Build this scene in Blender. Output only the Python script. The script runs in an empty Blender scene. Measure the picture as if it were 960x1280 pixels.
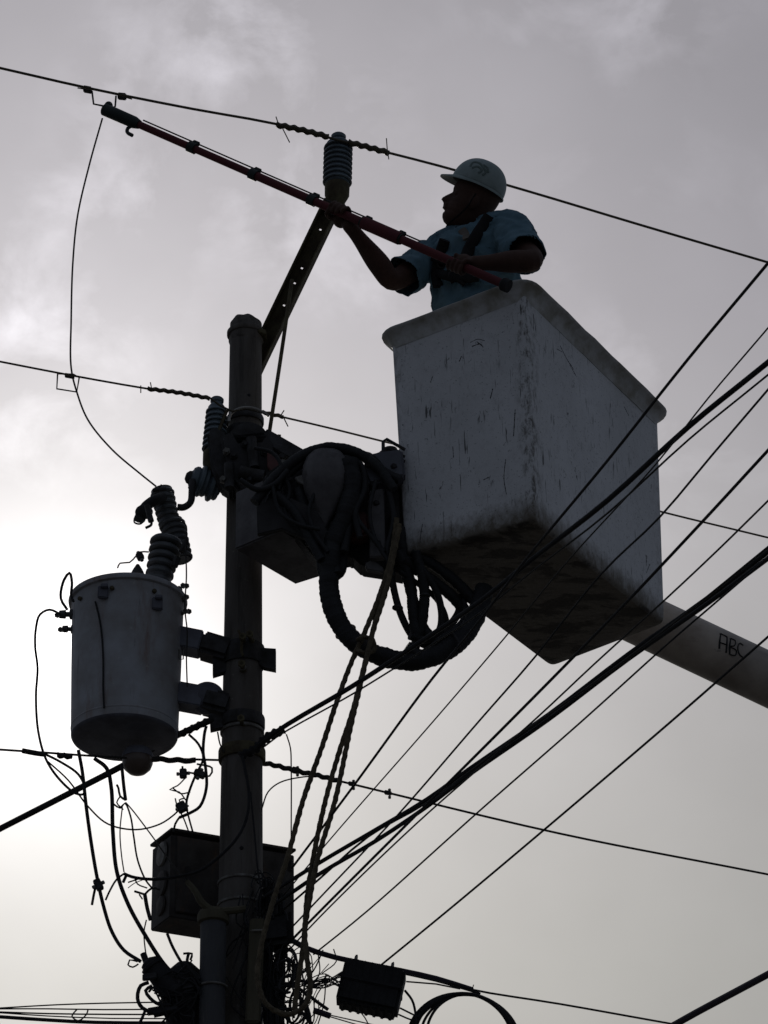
import bpy, bmesh, math, random
from mathutils import Vector, Matrix, noise, bvhtree
PI = math.pi
R = math.radians
random.seed(7)
SC = bpy.context.scene
COL = SC.collection
# ------------------------------------------------------------------ camera
FPX = 4340.0                       # focal length in pixels of the 960 x 1280 photograph
PITCH, ROLL = R(30.0), R(-0.8)
CAM = Vector((0, 0, 1.6))
_f = Vector((0, math.cos(PITCH), math.sin(PITCH)))
_u0 = Vector((0, -math.sin(PITCH), math.cos(PITCH)))
_x0 = Vector((1, 0, 0))
CX = _x0*math.cos(ROLL) + _u0*math.sin(ROLL)
CU = -_x0*math.sin(ROLL) + _u0*math.cos(ROLL)
cd = bpy.data.cameras.new('camera')
cam = bpy.data.objects.new('camera', cd)
COL.objects.link(cam)
cam.matrix_world = Matrix(((CX.x, CU.x, -_f.x, CAM.x), (CX.y, CU.y, -_f.y, CAM.y), (CX.z, CU.z, -_f.z, CAM.z), (0, 0, 0, 1)))
cd.sensor_fit = 'VERTICAL'
cd.sensor_height = 24
cd.lens = 24*FPX/1280
cd.clip_end = 3000
cd.clip_start = 0.05
SC.camera = cam
SC.view_settings.view_transform = 'Standard'
SC.view_settings.look = 'None'
SC.view_settings.exposure = 0
SC.view_settings.gamma = 1

def ray(px, py):
    return CX*((px-480)/FPX) + CU*((640-py)/FPX) + _f
def PY(px, py, Y):                 # point at distance Y
    v = ray(px, py)
    return CAM + v*(Y/v.y)
def PZ(px, py, z):                 # point at height z
    v = ray(px, py)
    return CAM + v*((z-1.6)/v.z)
def PV(px, py, P0, d):             # point on the vertical plane through P0 along d
    n = Vector((d.y, -d.x, 0))
    v = ray(px, py)
    return CAM + v*((P0-CAM).dot(n)/v.dot(n))
def PXM(p):                        # metres per photograph pixel at p
    return (Vector(p)-CAM).dot(_f)/FPX

# ------------------------------------------------------------------ light
SUND = ray(72, 822).normalized()
sun_el = math.asin(SUND.z)
sun_az = math.atan2(SUND.x, SUND.y)
sl = bpy.data.lights.new('sun', 'SUN')
sl.energy = 2.0
sl.angle = R(0.8)
sl.color = (1.0, 0.95, 0.88)
so = bpy.data.objects.new('sun', sl)
COL.objects.link(so)
so.rotation_euler = (-SUND).to_track_quat('-Z', 'Y').to_euler()

W = bpy.data.worlds.new('World')
SC.world = W
W.use_nodes = True
nt = W.node_tree
nt.nodes.clear()
def N(t, kind, **kw):
    n = t.nodes.new(kind)
    for k, v in kw.items():
        setattr(n, k, v)
    return n
def math_n(t, op, a, b=None, c=None, clamp=False):
    n = N(t, 'ShaderNodeMath', operation=op, use_clamp=clamp)
    for i, v in enumerate((a, b, c)):
        if v is None: continue
        if isinstance(v, (int, float)): n.inputs[i].default_value = v
        else: t.links.new(v, n.inputs[i])
    return n.outputs[0]
def mixc(t, fac, a, b, blend='MIX'):
    n = N(t, 'ShaderNodeMix', data_type='RGBA', blend_type=blend)
    for s, v in ((n.inputs[0], fac), (n.inputs[6], a), (n.inputs[7], b)):
        if isinstance(v, (int, float)): s.default_value = v
        elif isinstance(v, tuple): s.default_value = (*v, 1) if len(v) == 3 else v
        else: t.links.new(v, s)
    return n.outputs[2]
out = N(nt, 'ShaderNodeOutputWorld')
bg = N(nt, 'ShaderNodeBackground')
bg.inputs[1].default_value = 0.1
nt.links.new(bg.outputs[0], out.inputs[0])
sky = N(nt, 'ShaderNodeTexSky', sky_type='NISHITA', sun_disc=False)
sky.sun_elevation = sun_el
sky.sun_rotation = sun_az
sky.air_density = 1.2
sky.dust_density = 2.0
tc = N(nt, 'ShaderNodeTexCoord')
nrm = N(nt, 'ShaderNodeVectorMath', operation='NORMALIZE')
nt.links.new(tc.outputs['Generated'], nrm.inputs[0])
V = nrm.outputs[0]
dt = N(nt, 'ShaderNodeVectorMath', operation='DOT_PRODUCT')
nt.links.new(V, dt.inputs[0])
dt.inputs[1].default_value = SUND
ang = math_n(nt, 'MULTIPLY', math_n(nt, 'ARCCOSINE', math_n(nt, 'MINIMUM', dt.outputs['Value'], 0.9999999)), 180/PI)
def ex(k, amp):
    return math_n(nt, 'MULTIPLY', math_n(nt, 'EXPONENT', math_n(nt, 'MULTIPLY', ang, -1/k)), amp)
SKY_BASE, SKY_WIDE, SKY_MID, SKY_CORE = 0.11, 0.31, 0.80, 1.8
L = math_n(nt, 'ADD', math_n(nt, 'ADD', ex(26, SKY_WIDE), SKY_BASE), math_n(nt, 'ADD', ex(4.5, SKY_MID), ex(0.9, SKY_CORE)))
# thin broken cloud
sep = N(nt, 'ShaderNodeSeparateXYZ')
nt.links.new(V, sep.inputs[0])
cmb = N(nt, 'ShaderNodeVectorMath', operation='MULTIPLY')
nt.links.new(V, cmb.inputs[0])
cmb.inputs[1].default_value = (1, 1, 1.25)
def nz(scale, detail, rough, off, dist=0.0):
    mp = N(nt, 'ShaderNodeMapping')
    mp.inputs['Location'].default_value = off
    nt.links.new(cmb.outputs[0], mp.inputs[0])
    n = N(nt, 'ShaderNodeTexNoise')
    n.inputs['Scale'].default_value = scale
    n.inputs['Detail'].default_value = detail
    n.inputs['Roughness'].default_value = rough
    n.inputs['Distortion'].default_value = dist
    nt.links.new(mp.outputs[0], n.inputs[0])
    return n.outputs[0]
n1 = nz(9.0, 5, 0.5, (15.0, 1.7, 0))
n2 = nz(26.0, 8, 0.56, (16.5, 13.2, 2), 0.25)
n3 = nz(9.0, 2, 0.5, (8.4, 25.7, 5))
cl = math_n(nt, 'ADD', 0.965, math_n(nt, 'MULTIPLY', math_n(nt, 'SUBTRACT', n1, 0.5), 0.42))
w = math_n(nt, 'MULTIPLY', math_n(nt, 'MAXIMUM', math_n(nt, 'SUBTRACT', n2, 0.48), 0), 3.4, None, True)
w = math_n(nt, 'MULTIPLY', w, math_n(nt, 'MULTIPLY', math_n(nt, 'MAXIMUM', math_n(nt, 'SUBTRACT', n3, 0.45), 0), 5.0, None, True))
hi_f = math_n(nt, 'MULTIPLY', math_n(nt, 'SUBTRACT', sep.outputs[2], 0.475), 14.0, None, True)
cl = math_n(nt, 'ADD', cl, math_n(nt, 'MULTIPLY', math_n(nt, 'MULTIPLY', w, hi_f), 0.95))
Lc = math_n(nt, 'MULTIPLY', L, cl)
# cloud colour: mauve grey overhead, faintly green-grey lower down
upf = math_n(nt, 'MULTIPLY', math_n(nt, 'SUBTRACT', sep.outputs[2], 0.38, None, True), 6.0, None, True)
ccol = mixc(nt, upf, (0.985, 1.0, 0.985), (0.96, 0.94, 1.05))
sunw = math_n(nt, 'EXPONENT', math_n(nt, 'MULTIPLY', ang, -1/5.0))
ccol = mixc(nt, sunw, ccol, (1.0, 0.99, 0.985))
farf = math_n(nt, 'MULTIPLY', math_n(nt, 'MAXIMUM', math_n(nt, 'SUBTRACT', ang, 18.0), 0.0), 0.03, None, True)
ccol = mixc(nt, farf, ccol, (0.82, 0.93, 1.16))
cc = N(nt, 'ShaderNodeVectorMath', operation='SCALE')
nt.links.new(ccol, cc.inputs[0])
nt.links.new(math_n(nt, 'MULTIPLY', Lc, 10.0), cc.inputs['Scale'])
fin = mixc(nt, 0.96, sky.outputs[0], cc.outputs[0])
nt.links.new(fin, bg.inputs[0])

# ------------------------------------------------------------------ materials
def mat(name, col, rough=0.6, metal=0.0, var=0.25, scale=14, col2=None, bump=0.15, bscale=None, stretch=(1, 1, 1), thr=(0.35, 0.65), coat=0, emit=None):
    m = bpy.data.materials.new(name)
    m.use_nodes = True
    t = m.node_tree
    b = t.nodes['Principled BSDF']
    b.inputs['Roughness'].default_value = rough
    b.inputs['Metallic'].default_value = metal
    b.inputs['Specular IOR Level'].default_value = 0.35
    if coat: b.inputs['Coat Weight'].default_value = coat
    c = N(t, 'ShaderNodeTexCoord')
    mp = N(t, 'ShaderNodeMapping')
    mp.inputs['Scale'].default_value = stretch
    t.links.new(c.outputs['Object'], mp.inputs[0])
    n = N(t, 'ShaderNodeTexNoise')
    n.inputs['Scale'].default_value = scale
    n.inputs['Detail'].default_value = 6
    n.inputs['Roughness'].default_value = 0.6
    t.links.new(mp.outputs[0], n.inputs[0])
    rp = N(t, 'ShaderNodeMapRange')
    rp.inputs[1].default_value, rp.inputs[2].default_value = thr
    t.links.new(n.outputs[0], rp.inputs[0])
    if col2 is None: col2 = tuple(x*(1-var) for x in col)
    t.links.new(mixc(t, rp.outputs[0], col2, col), b.inputs['Base Color'])
    rr = N(t, 'ShaderNodeMapRange')
    rr.inputs[3].default_value, rr.inputs[4].default_value = min(1, rough+0.12), max(0.05, rough-0.1)
    t.links.new(n.outputs[0], rr.inputs[0])
    t.links.new(rr.outputs[0], b.inputs['Roughness'])
    if bump:
        n2_ = N(t, 'ShaderNodeTexNoise')
        n2_.inputs['Scale'].default_value = bscale or scale*5
        n2_.inputs['Detail'].default_value = 5
        t.links.new(mp.outputs[0], n2_.inputs[0])
        bp = N(t, 'ShaderNodeBump')
        bp.inputs['Strength'].default_value = bump
        bp.inputs['Distance'].default_value = 0.004
        t.links.new(n2_.outputs[0], bp.inputs['Height'])
        t.links.new(bp.outputs[0], b.inputs['Normal'])
    return m
M = {}
M['pole'] = mat('weathered_pole_steel', (.13, .12, .112), .8, 0, scale=5, col2=(.09, .08, .07), stretch=(3, 3, .5), bump=.4)
M['galv'] = mat('galvanised_steel', (.24, .24, .23), .6, .5, scale=22, col2=(.12, .11, .10), bump=.2)
M['rust'] = mat('rusty_olive_steel', (.13, .115, .065), .8, .2, scale=16, col2=(.06, .045, .03), bump=.4)
M['darksteel'] = mat('dark_steel', (.06, .06, .065), .7, .3, scale=20, col2=(.03, .027, .025), bump=.3)
M['tank'] = mat('grey_tank_paint', (.38, .40, .44), .62, 0, scale=7, col2=(.27, .265, .27), bump=.12, bscale=60)
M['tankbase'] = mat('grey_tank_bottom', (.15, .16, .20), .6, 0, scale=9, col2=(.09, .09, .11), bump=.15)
M['porc'] = mat('grey_blue_porcelain', (.13, .17, .20), .45, 0, scale=10, col2=(.08, .10, .12), bump=.05)
M['porc2'] = mat('brown_grey_porcelain', (.10, .11, .12), .45, 0, scale=10, col2=(.06, .06, .06), bump=.05)
M['wire'] = mat('weathered_wire', (.05, .048, .045), .75, .2, scale=30, bump=0)
M['barewire'] = mat('bare_conductor', (.11, .095, .07), .6, .5, scale=30, bump=0)
M['alu'] = mat('bright_tie_wire', (.35, .34, .32), .45, .6, scale=30, bump=0)
M['rubber'] = mat('black_cable_jacket', (.022, .022, .024), .75, 0, scale=18, col2=(.012, .012, .014), bump=.1)
M['purple'] = mat('faded_dark_jacket', (.035, .026, .042), .7, 0, scale=18, bump=.1)
M['hose'] = mat('black_hydraulic_hose', (.022, .023, .026), .65, 0, scale=16, col2=(.012, .012, .013), bump=.6, bscale=120)
M['rope'] = mat('dirty_hemp_rope', (.15, .122, .08), .95, 0, scale=40, col2=(.075, .06, .04), bump=.8, bscale=260)
M['grp'] = mat('grey_lift_paint', (.15, .145, .15), .6, 0, scale=8, col2=(.08, .075, .08), bump=.15)
M['grpdark'] = mat('greasy_black_machinery', (.04, .038, .04), .65, .1, scale=12, col2=(.018, .016, .016), bump=.3)
M['reddark'] = mat('faded_red_guard', (.16, .05, .045), .6, 0, scale=9, col2=(.06, .03, .03), bump=.2)
M['boom'] = mat('cream_boom_paint', (.46, .42, .38), .55, 0, scale=4, col2=(.27, .235, .21), stretch=(1, 1, 1), bump=.1)
M['ink'] = mat('black_marker', (.015, .017, .02), .8, 0, bump=0)
M['skin'] = mat('dark_skin', (.075, .038, .028), .75, 0, scale=20, var=.25, bump=.15, bscale=150)
M['shirt'] = mat('teal_blue_cotton', (.12, .21, .265), .92, 0, scale=7, col2=(.08, .155, .205), bump=.35, bscale=300)
M['under'] = mat('grey_undershirt', (.16, .14, .12), .9, 0, bump=.3)
M['jeans'] = mat('blue_work_trousers', (.04, .07, .13), .9, 0, bump=.3)
M['strap'] = mat('black_webbing', (.012, .012, .014), .85, 0, bump=.5, bscale=200)
M['helmet'] = mat('scuffed_white_helmet', (.30, .365, .37), .6, 0, scale=16, col2=(.20, .26, .25), bump=.12, thr=(.3, .6))
M['emblem'] = mat('faded_green_emblem', (.15, .20, .19), .6, 0, bump=0)
M['stick'] = mat('red_fibreglass_stick', (.10, .024, .032), .85, 0, scale=12, col2=(.13, .03, .035), bump=.1)
M['sleeve'] = mat('dark_green_clamp_head', (.018, .028, .027), .6, 0, bump=.2)
M['cabinet'] = mat('dark_cabinet_paint', (.075, .07, .065), .7, .1, scale=9, col2=(.035, .03, .028), bump=.25)
M['conduit'] = mat('grey_blue_conduit', (.075, .08, .088), .7, 0, scale=6, col2=(.05, .05, .055), stretch=(2, 2, .6), bump=.2)
M['olive'] = mat('olive_timber', (.10, .09, .06), .85, 0, scale=20, stretch=(1, 1, .2), bump=.4)
M['glassy'] = mat('amber_grey_dome', (.13, .10, .085), .3, 0, bump=.05)
M['asphalt'] = mat('worn_asphalt', (.055, .055, .055), .9, 0, scale=.6, col2=(.04, .04, .04), bump=.5, bscale=40)

def add_runs(m, col, sc=6, thr=(.56, .72), stretch=(3, 3, .35), amt=.7, loc=(1, 2, 3)):
    t_ = m.node_tree; b_ = t_.nodes['Principled BSDF']
    src = b_.inputs['Base Color'].links[0].from_socket
    c_ = N(t_, 'ShaderNodeTexCoord'); mp = N(t_, 'ShaderNodeMapping'); mp.inputs['Scale'].default_value = stretch; mp.inputs['Location'].default_value = loc
    t_.links.new(c_.outputs['Object'], mp.inputs[0])
    n = N(t_, 'ShaderNodeTexNoise'); n.inputs['Scale'].default_value = sc; n.inputs['Detail'].default_value = 8; n.inputs['Roughness'].default_value = .68
    t_.links.new(mp.outputs[0], n.inputs[0])
    r_ = N(t_, 'ShaderNodeMapRange'); t_.links.new(n.outputs[0], r_.inputs[0])
    r_.inputs[1].default_value, r_.inputs[2].default_value = thr; r_.inputs[4].default_value = amt
    t_.links.new(mixc(t_, r_.outputs[0], src, col), b_.inputs['Base Color'])
add_runs(M['tank'], (.20, .12, .09), 5, (.54, .70), (2.5, 2.5, .5), .75)  # rust mottling; its reddish tint also puts the red flare into the paint
add_runs(M['tank'], (.62, .62, .62), 30, (.62, .72), (1, 1, 1), .5)
add_runs(M['tank'], (.10, .10, .10), 9, (.60, .68), (3, 3, .25), .6, (4, 1, 7))
add_runs(M['pole'], (.05, .045, .04), 7, (.52, .66), (4, 4, .3), .8)
add_runs(M['pole'], (.30, .28, .26), 38, (.62, .72), (1, 1, 1), .5, (7, 1, 7))
add_runs(M['boom'], (.14, .12, .10), 6, (.56, .72), (1, 1, 3), .5)
add_runs(M['boom'], (.07, .065, .06), 26, (.66, .72), (1, 1, 1), .6, (3, 3, 1))
add_runs(M['cabinet'], (.13, .08, .05), 8, (.55, .7), (2, 2, .6), .7)
add_runs(M['grp'], (.05, .045, .045), 10, (.52, .66), (1.5, 1.5, 1), .75)
add_runs(M['helmet'], (.12, .13, .12), 30, (.60, .70), (1, 1, 1), .5)
add_runs(M['conduit'], (.14, .13, .11), 14, (.58, .7), (3, 3, .4), .6)
# ------------------------------------------------------------------ mesh builders
class MB:
    def __init__(s): s.v = []; s.f = []
    def add(s, v, f):
        k = len(s.v)
        s.v += [Vector(p) for p in v]
        s.f += [tuple(i+k for i in q) for q in f]
        return s
WO = {}
def obj(name, mb, m, parent=None, smooth=True, origin=None):
    v = mb.v
    if origin is None:
        lo = Vector((min(p.x for p in v), min(p.y for p in v), min(p.z for p in v)))
        hi = Vector((max(p.x for p in v), max(p.y for p in v), max(p.z for p in v)))
        origin = Vector(((lo.x+hi.x)/2, (lo.y+hi.y)/2, lo.z))
    me = bpy.data.meshes.new(name)
    me.from_pydata([p-origin for p in v], [], mb.f)
    me.materials.append(m)
    me.update()
    if smooth:
        me.polygons.foreach_set('use_smooth', [True]*len(me.polygons))
        me.set_sharp_from_angle(angle=R(40))
    o = bpy.data.objects.new(name, me)
    COL.objects.link(o)
    WO[o.name] = origin.copy()
    if parent:
        o.parent = parent
        o.location = origin - WO[parent.name]
    else:
        o.location = origin
    return o
def tag(o, label, cat, group=None):
    o['label'] = label; o['category'] = cat
    if group: o['group'] = group
    return o
def thing(name, loc, label, cat, group=None):
    o = bpy.data.objects.new(name, None)
    COL.objects.link(o)
    o.location = loc
    o.empty_display_size = .1
    WO[o.name] = Vector(loc)
    return tag(o, label, cat, group)

def smooth_path(pts, step=None, n=None):
    pts = [Vector(p) for p in pts]
    if len(pts) == 2: P = [pts[0]*2-pts[1]] + pts + [pts[1]*2-pts[0]]
    else: P = [pts[0]*2-pts[1]] + pts + [pts[-1]*2-pts[-2]]
    out = []
    for i in range(1, len(P)-2):
        p0, p1, p2, p3 = P[i-1:i+3]
        L_ = (p2-p1).length
        k = n or max(1, int(math.ceil(L_/(step or .05))))
        t0 = 0; t1 = t0+max(1e-4, (p1-p0).length**.5); t2 = t1+max(1e-4, (p2-p1).length**.5); t3 = t2+max(1e-4, (p3-p2).length**.5)
        for j in range(k):
            t = t1+(t2-t1)*j/k
            A1 = p0*((t1-t)/(t1-t0))+p1*((t-t0)/(t1-t0))
            A2 = p1*((t2-t)/(t2-t1))+p2*((t-t1)/(t2-t1))
            A3 = p2*((t3-t)/(t3-t2))+p3*((t-t2)/(t3-t2))
            B1 = A1*((t2-t)/(t2-t0))+A2*((t-t0)/(t2-t0))
            B2 = A2*((t3-t)/(t3-t1))+A3*((t-t1)/(t3-t1))
            out.append(B1*((t2-t)/(t2-t1))+B2*((t-t1)/(t2-t1)))
    out.append(P[-2].copy())
    return out
def frames(pts):
    fr = []
    T = []
    for i in range(len(pts)):
        a = pts[max(0, i-1)]; b = pts[min(len(pts)-1, i+1)]
        d = (b-a)
        T.append(d.normalized() if d.length > 1e-9 else (T[-1] if T else Vector((0, 0, 1))))
    ref = Vector((0, 0, 1)) if abs(T[0].z) < .9 else Vector((0, 1, 0))
    n = (ref - T[0]*ref.dot(T[0])).normalized()
    for i, t in enumerate(T):
        n = (n - t*n.dot(t))
        n = n.normalized() if n.length > 1e-6 else t.orthogonal().normalized()
        fr.append((t, n, t.cross(n)))
    return fr
def tube(mb, pts, r, sides=8, rad=None, flat=1.0, lobes=0, amp=0, twist=0, cap=True, nref=None):
    # rad(i, s) multiplies radius; flat squashes along the first normal; lobes/amp/twist make lay of a rope
    fr = frames(pts)
    if nref is not None:
        g = []
        for t, n, b in fr:
            n2_ = (nref - t*nref.dot(t)).normalized()
            g.append((t, n2_, t.cross(n2_)))
        fr = g
    v = []; f = []; s = 0
    for i, p in enumerate(pts):
        if i: s += (p-pts[i-1]).length
        ri = r[i] if isinstance(r, (list, tuple)) else r
        if rad: ri *= rad(i, s)
        t, n, b = fr[i]
        for k in range(sides):
            a = 2*PI*k/sides
            rr = ri
            if lobes: rr = ri*(1+amp*math.cos(lobes*a + twist*s))
            v.append(p + n*(math.cos(a)*rr*flat) + b*(math.sin(a)*rr))
    m = len(pts)
    for i in range(m-1):
        for k in range(sides):
            a = i*sides+k; b_ = i*sides+(k+1) % sides
            f.append((a, b_, b_+sides, a+sides))
    if cap:
        f.append(tuple(range(sides-1, -1, -1)))
        f.append(tuple((m-1)*sides+k for k in range(sides)))
    return mb.add(v, f)
def cyl(mb, a, b, r, r2=None, sides=16):
    a = Vector(a); b = Vector(b)
    return tube(mb, [a, b], [r, r if r2 is None else r2], sides)
def lathe(mb, base, axis, prof, sides=28, cap=True):
    # prof: (distance along axis, radius)
    axis = Vector(axis).normalized()
    n = axis.orthogonal().normalized(); b = axis.cross(n)
    v = []; f = []
    for h, r in prof:
        for k in range(sides):
            a = 2*PI*k/sides
            v.append(Vector(base)+axis*h+n*(math.cos(a)*r)+b*(math.sin(a)*r))
    m = len(prof)
    for i in range(m-1):
        for k in range(sides):
            a = i*sides+k; c = i*sides+(k+1) % sides
            f.append((a, c, c+sides, a+sides))
    if cap:
        f.append(tuple(range(sides-1, -1, -1)))
        f.append(tuple((m-1)*sides+k for k in range(sides)))
    return mb.add(v, f)
def box(mb, c, ax, ay, az, bev=0.0):
    # centre and three half-axis vectors, edges chamfered by bev
    c = Vector(c); A = [Vector(ax), Vector(ay), Vector(az)]
    bm = bmesh.new()
    L3 = [a.length for a in A]; U = [a.normalized() for a in A]
    vs = []
    for sx in (-1, 1):
        for sy in (-1, 1):
            for sz in (-1, 1):
                vs.append(bm.verts.new((sx*L3[0], sy*L3[1], sz*L3[2])))
    for q in ((0, 1, 3, 2), (4, 6, 7, 5), (0, 4, 5, 1), (2, 3, 7, 6), (0, 2, 6, 4), (1, 5, 7, 3)):
        bm.faces.new([vs[i] for i in q])
    if bev > 0:
        bmesh.ops.bevel(bm, geom=bm.edges[:], offset=bev, segments=2, affect='EDGES')
    bmesh.ops.recalc_face_normals(bm, faces=bm.faces)
    bm.verts.index_update()
    mb.add([c+U[0]*v.co.x+U[1]*v.co.y+U[2]*v.co.z for v in bm.verts], [tuple(v.index for v in f.verts) for f in bm.faces])
    bm.free()
    return mb
def beam(mb, a, b, wv, hv, bev=.003):
    a = Vector(a); b = Vector(b)
    return box(mb, (a+b)/2, (b-a)/2, wv, hv, bev)
def ball(mb, c, r, seg=14, rings=9, M3=None):
    v = []; f = []
    c = Vector(c)
    if isinstance(r, (int, float)): r = (r, r, r)
    for i in range(rings+1):
        th = PI*i/rings
        for k in range(seg):
            a = 2*PI*k/seg
            p = Vector((r[0]*math.sin(th)*math.cos(a), r[1]*math.sin(th)*math.sin(a), r[2]*math.cos(th)))
            if M3 is not None: p = M3 @ p
            v.append(c+p)
    for i in range(rings):
        for k in range(seg):
            a = i*seg+k; b = i*seg+(k+1) % seg
            f.append((a, a+seg, b+seg, b))
    return mb.add(v, f)
def torus(mb, c, axis, R_, r, seg=32, sides=8, arc=2*PI, start=0, ref=None):
    axis = Vector(axis).normalized()
    n = axis.orthogonal().normalized() if ref is None else (Vector(ref)-axis*Vector(ref).dot(axis)).normalized()
    b = axis.cross(n)
    pts = [Vector(c)+(n*math.cos(start+arc*i/seg)+b*math.sin(start+arc*i/seg))*R_ for i in range(seg+1)]
    return tube(mb, pts, r, sides, cap=arc < 2*PI-.01)
def bake(mb, voxel=.006, smooth=6, factor=.5):
    # joins overlapping closed pieces of one body into a single continuous surface
    me = bpy.data.meshes.new('tmp'); me.from_pydata([tuple(p) for p in mb.v], [], mb.f); me.update()
    o = bpy.data.objects.new('tmp', me); COL.objects.link(o)
    bm = bmesh.new(); bm.from_mesh(me); bmesh.ops.recalc_face_normals(bm, faces=bm.faces); bm.to_mesh(me); bm.free()
    md = o.modifiers.new('r', 'REMESH'); md.mode = 'VOXEL'; md.voxel_size = voxel
    if smooth:
        ms = o.modifiers.new('s', 'SMOOTH'); ms.factor = factor; ms.iterations = smooth
    dg = bpy.context.evaluated_depsgraph_get(); dg.update()
    e = o.evaluated_get(dg).to_mesh()
    r = MB(); r.add([v.co.copy() for v in e.vertices], [tuple(p.vertices) for p in e.polygons])
    o.evaluated_get(dg).to_mesh_clear()
    bpy.data.objects.remove(o); bpy.data.meshes.remove(me)
    return r
def bvh_of(mb):
    return bvhtree.BVHTree.FromPolygons([tuple(p) for p in mb.v], mb.f)
def onto(bvh, px, py, off=.004, fallY=None):
    d = ray(px, py).normalized()
    h = bvh.ray_cast(CAM, d)
    if h[0] is None: return None
    return h[0] - d*off

# ------------------------------------------------------------------ ground
g = MB()
nn = 24; S_ = 900
g.add([(-S_+2*S_*i/nn, -S_+2*S_*j/nn, 0) for j in range(nn+1) for i in range(nn+1)],
      [(j*(nn+1)+i, j*(nn+1)+i+1, (j+1)*(nn+1)+i+1, (j+1)*(nn+1)+i) for j in range(nn) for i in range(nn)])
go = obj('ground', g, M['asphalt'], origin=Vector((0, 0, 0)))
go['kind'] = 'structure'

# ------------------------------------------------------------------ pole
PX_, PYY = -0.558, 12.0
POLE_TOP = PY(308, 404, PYY).z
def pole_r(z): return .0655 + (POLE_TOP-z)*.0068
def pole_xy(z): return Vector((PX_, PYY, z))
pole = thing('utility_pole', (PX_, PYY, 0), 'tall weathered steel utility pole carrying the grey transformer', 'utility pole')
mb = MB()
prof = []
z = -.3
while z < POLE_TOP:
    prof.append((z, pole_r(z)+.0006*math.sin(z*17))); z += .35
prof.append((POLE_TOP-.006, pole_r(POLE_TOP))); prof.append((POLE_TOP, pole_r(POLE_TOP)-.012))
lathe(mb, (PX_, PYY, 0), (0, 0, 1), prof, 40)
obj('shaft', mb, M['pole'], pole)
mb = MB()   # rough concrete-like cap with broken rim
v = []; f = []
sd = 36
caps = [(-.10, 1.01), (-.085, 1.07), (-.03, 1.05), (-.008, .98), (.012, .75), (.016, .3)]
for i, (h, k_) in enumerate(caps):
    for k in range(sd):
        a = 2*PI*k/sd
        q = noise.noise(Vector((math.cos(a)*2.2, math.sin(a)*2.2, i*.6)))*.006
        v.append(Vector((PX_+math.cos(a)*(pole_r(POLE_TOP)*k_+q), PYY+math.sin(a)*(pole_r(POLE_TOP)*k_+q), POLE_TOP+h+(q*.9 if i > 2 else 0))))
for i in range(len(caps)-1):
    for k in range(sd):
        a = i*sd+k; b = i*sd+(k+1) % sd
        f.append((a, b, b+sd, a+sd))
f.append(tuple((len(caps)-1)*sd+k for k in range(sd)))
mb.add(v, f)
obj('pole_cap', mb, M['pole'], pole)
def collar(py, h=.035, thick=.012, m='darksteel', ears=(), name='collar_band'):
    z_ = PY(300, py, PYY).z
    mb = MB(); r_ = pole_r(z_)
    lathe(mb, (PX_, PYY, z_-h/2), (0, 0, 1), [(0, r_+.001), (0, r_+thick*.8), (h*.15, r_+thick), (h*.85, r_+thick), (h, r_+thick*.8), (h, r_+.001)], 36, cap=False)
    o = obj(name, mb, M[m], pole)
    return z_, o
def bolt(mb, p, d, L_=.05, r=.008):
    d = Vector(d).normalized()
    tube(mb, [Vector(p)-d*L_/2, Vector(p)+d*L_/2], r, 8)
    tube(mb, [Vector(p)+d*L_*.32, Vector(p)+d*L_*.5], r*1.9, 6)
    tube(mb, [Vector(p)-d*L_*.5, Vector(p)-d*L_*.34], r*1.9, 6)
for py_, h_, t_, m_ in ((418, .022, .012, 'pole'), (527, .03, .008, 'darksteel'), (548, .06, .014, 'darksteel'), (822, .085, .010, 'darksteel'), (905, .05, .010, 'darksteel'),
                        (916, .012, .007, 'galv'), (1105, .010, .006, 'galv'), (1133, .010, .006, 'galv'), (945, .05, .012, 'rust')):
    collar(py_, h_, t_, m_)
# ears and slotted plates of the two clamps
def plate(name, corners, Y, thick, m, parent):
    a = [PY(*c, Y) for c in corners]
    mb = MB()
    k = len(a)
    mb.add([p-Vector((0, thick/2, 0)) for p in a]+[p+Vector((0, thick/2, 0)) for p in a],
           [tuple(range(k-1, -1, -1)), tuple(range(k, 2*k))]+[(i, (i+1) % k, (i+1) % k+k, i+k) for i in range(k)])
    return obj(name, mb, M[m], parent, smooth=False)
plate('clamp_ear', [(318, 811), (345, 813), (345, 839), (330, 836), (318, 828)], 11.97, .03, 'darksteel', pole)
plate('clamp_ear', [(266, 820), (292, 815), (292, 838), (266, 846)], 11.97, .03, 'darksteel', pole)
plate('clamp_ear', [(262, 893), (290, 898), (290, 908), (263, 914)], 11.97, .03, 'darksteel', pole)
for px_, py_ in ((304, 800), (313, 797), (303, 834), (302, 902)):
    mb = MB(); bolt(mb, PY(px_, py_, 11.9), (0.05, 1, 0), .07, .008)
    obj('bolt', mb, M['rust'], pole)
mb = MB(); torus(mb, PY(303, 834, 11.905), (0, 1, 0), .012, .003, 16, 6)
obj('bolt_shackle', mb, M['galv'], pole)
mb = MB(); tube(mb, smooth_path([PY(298, 788, 11.905), PY(302, 800, 11.89), PY(302, 815, 11.9), PY(304, 820, 11.9)], .02), .006, 6)
obj('stain_bracket', mb, M['rust'], pole)
for py_ in (494, 1060):
    mb = MB(); ball(mb, PY(311 if py_ < 600 else 302, py_, 11.936 if py_ < 600 else 11.918), (.008, .004, .008), 10, 6)
    obj('bolt_hole_plug', mb, M['rubber'], pole)

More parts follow.
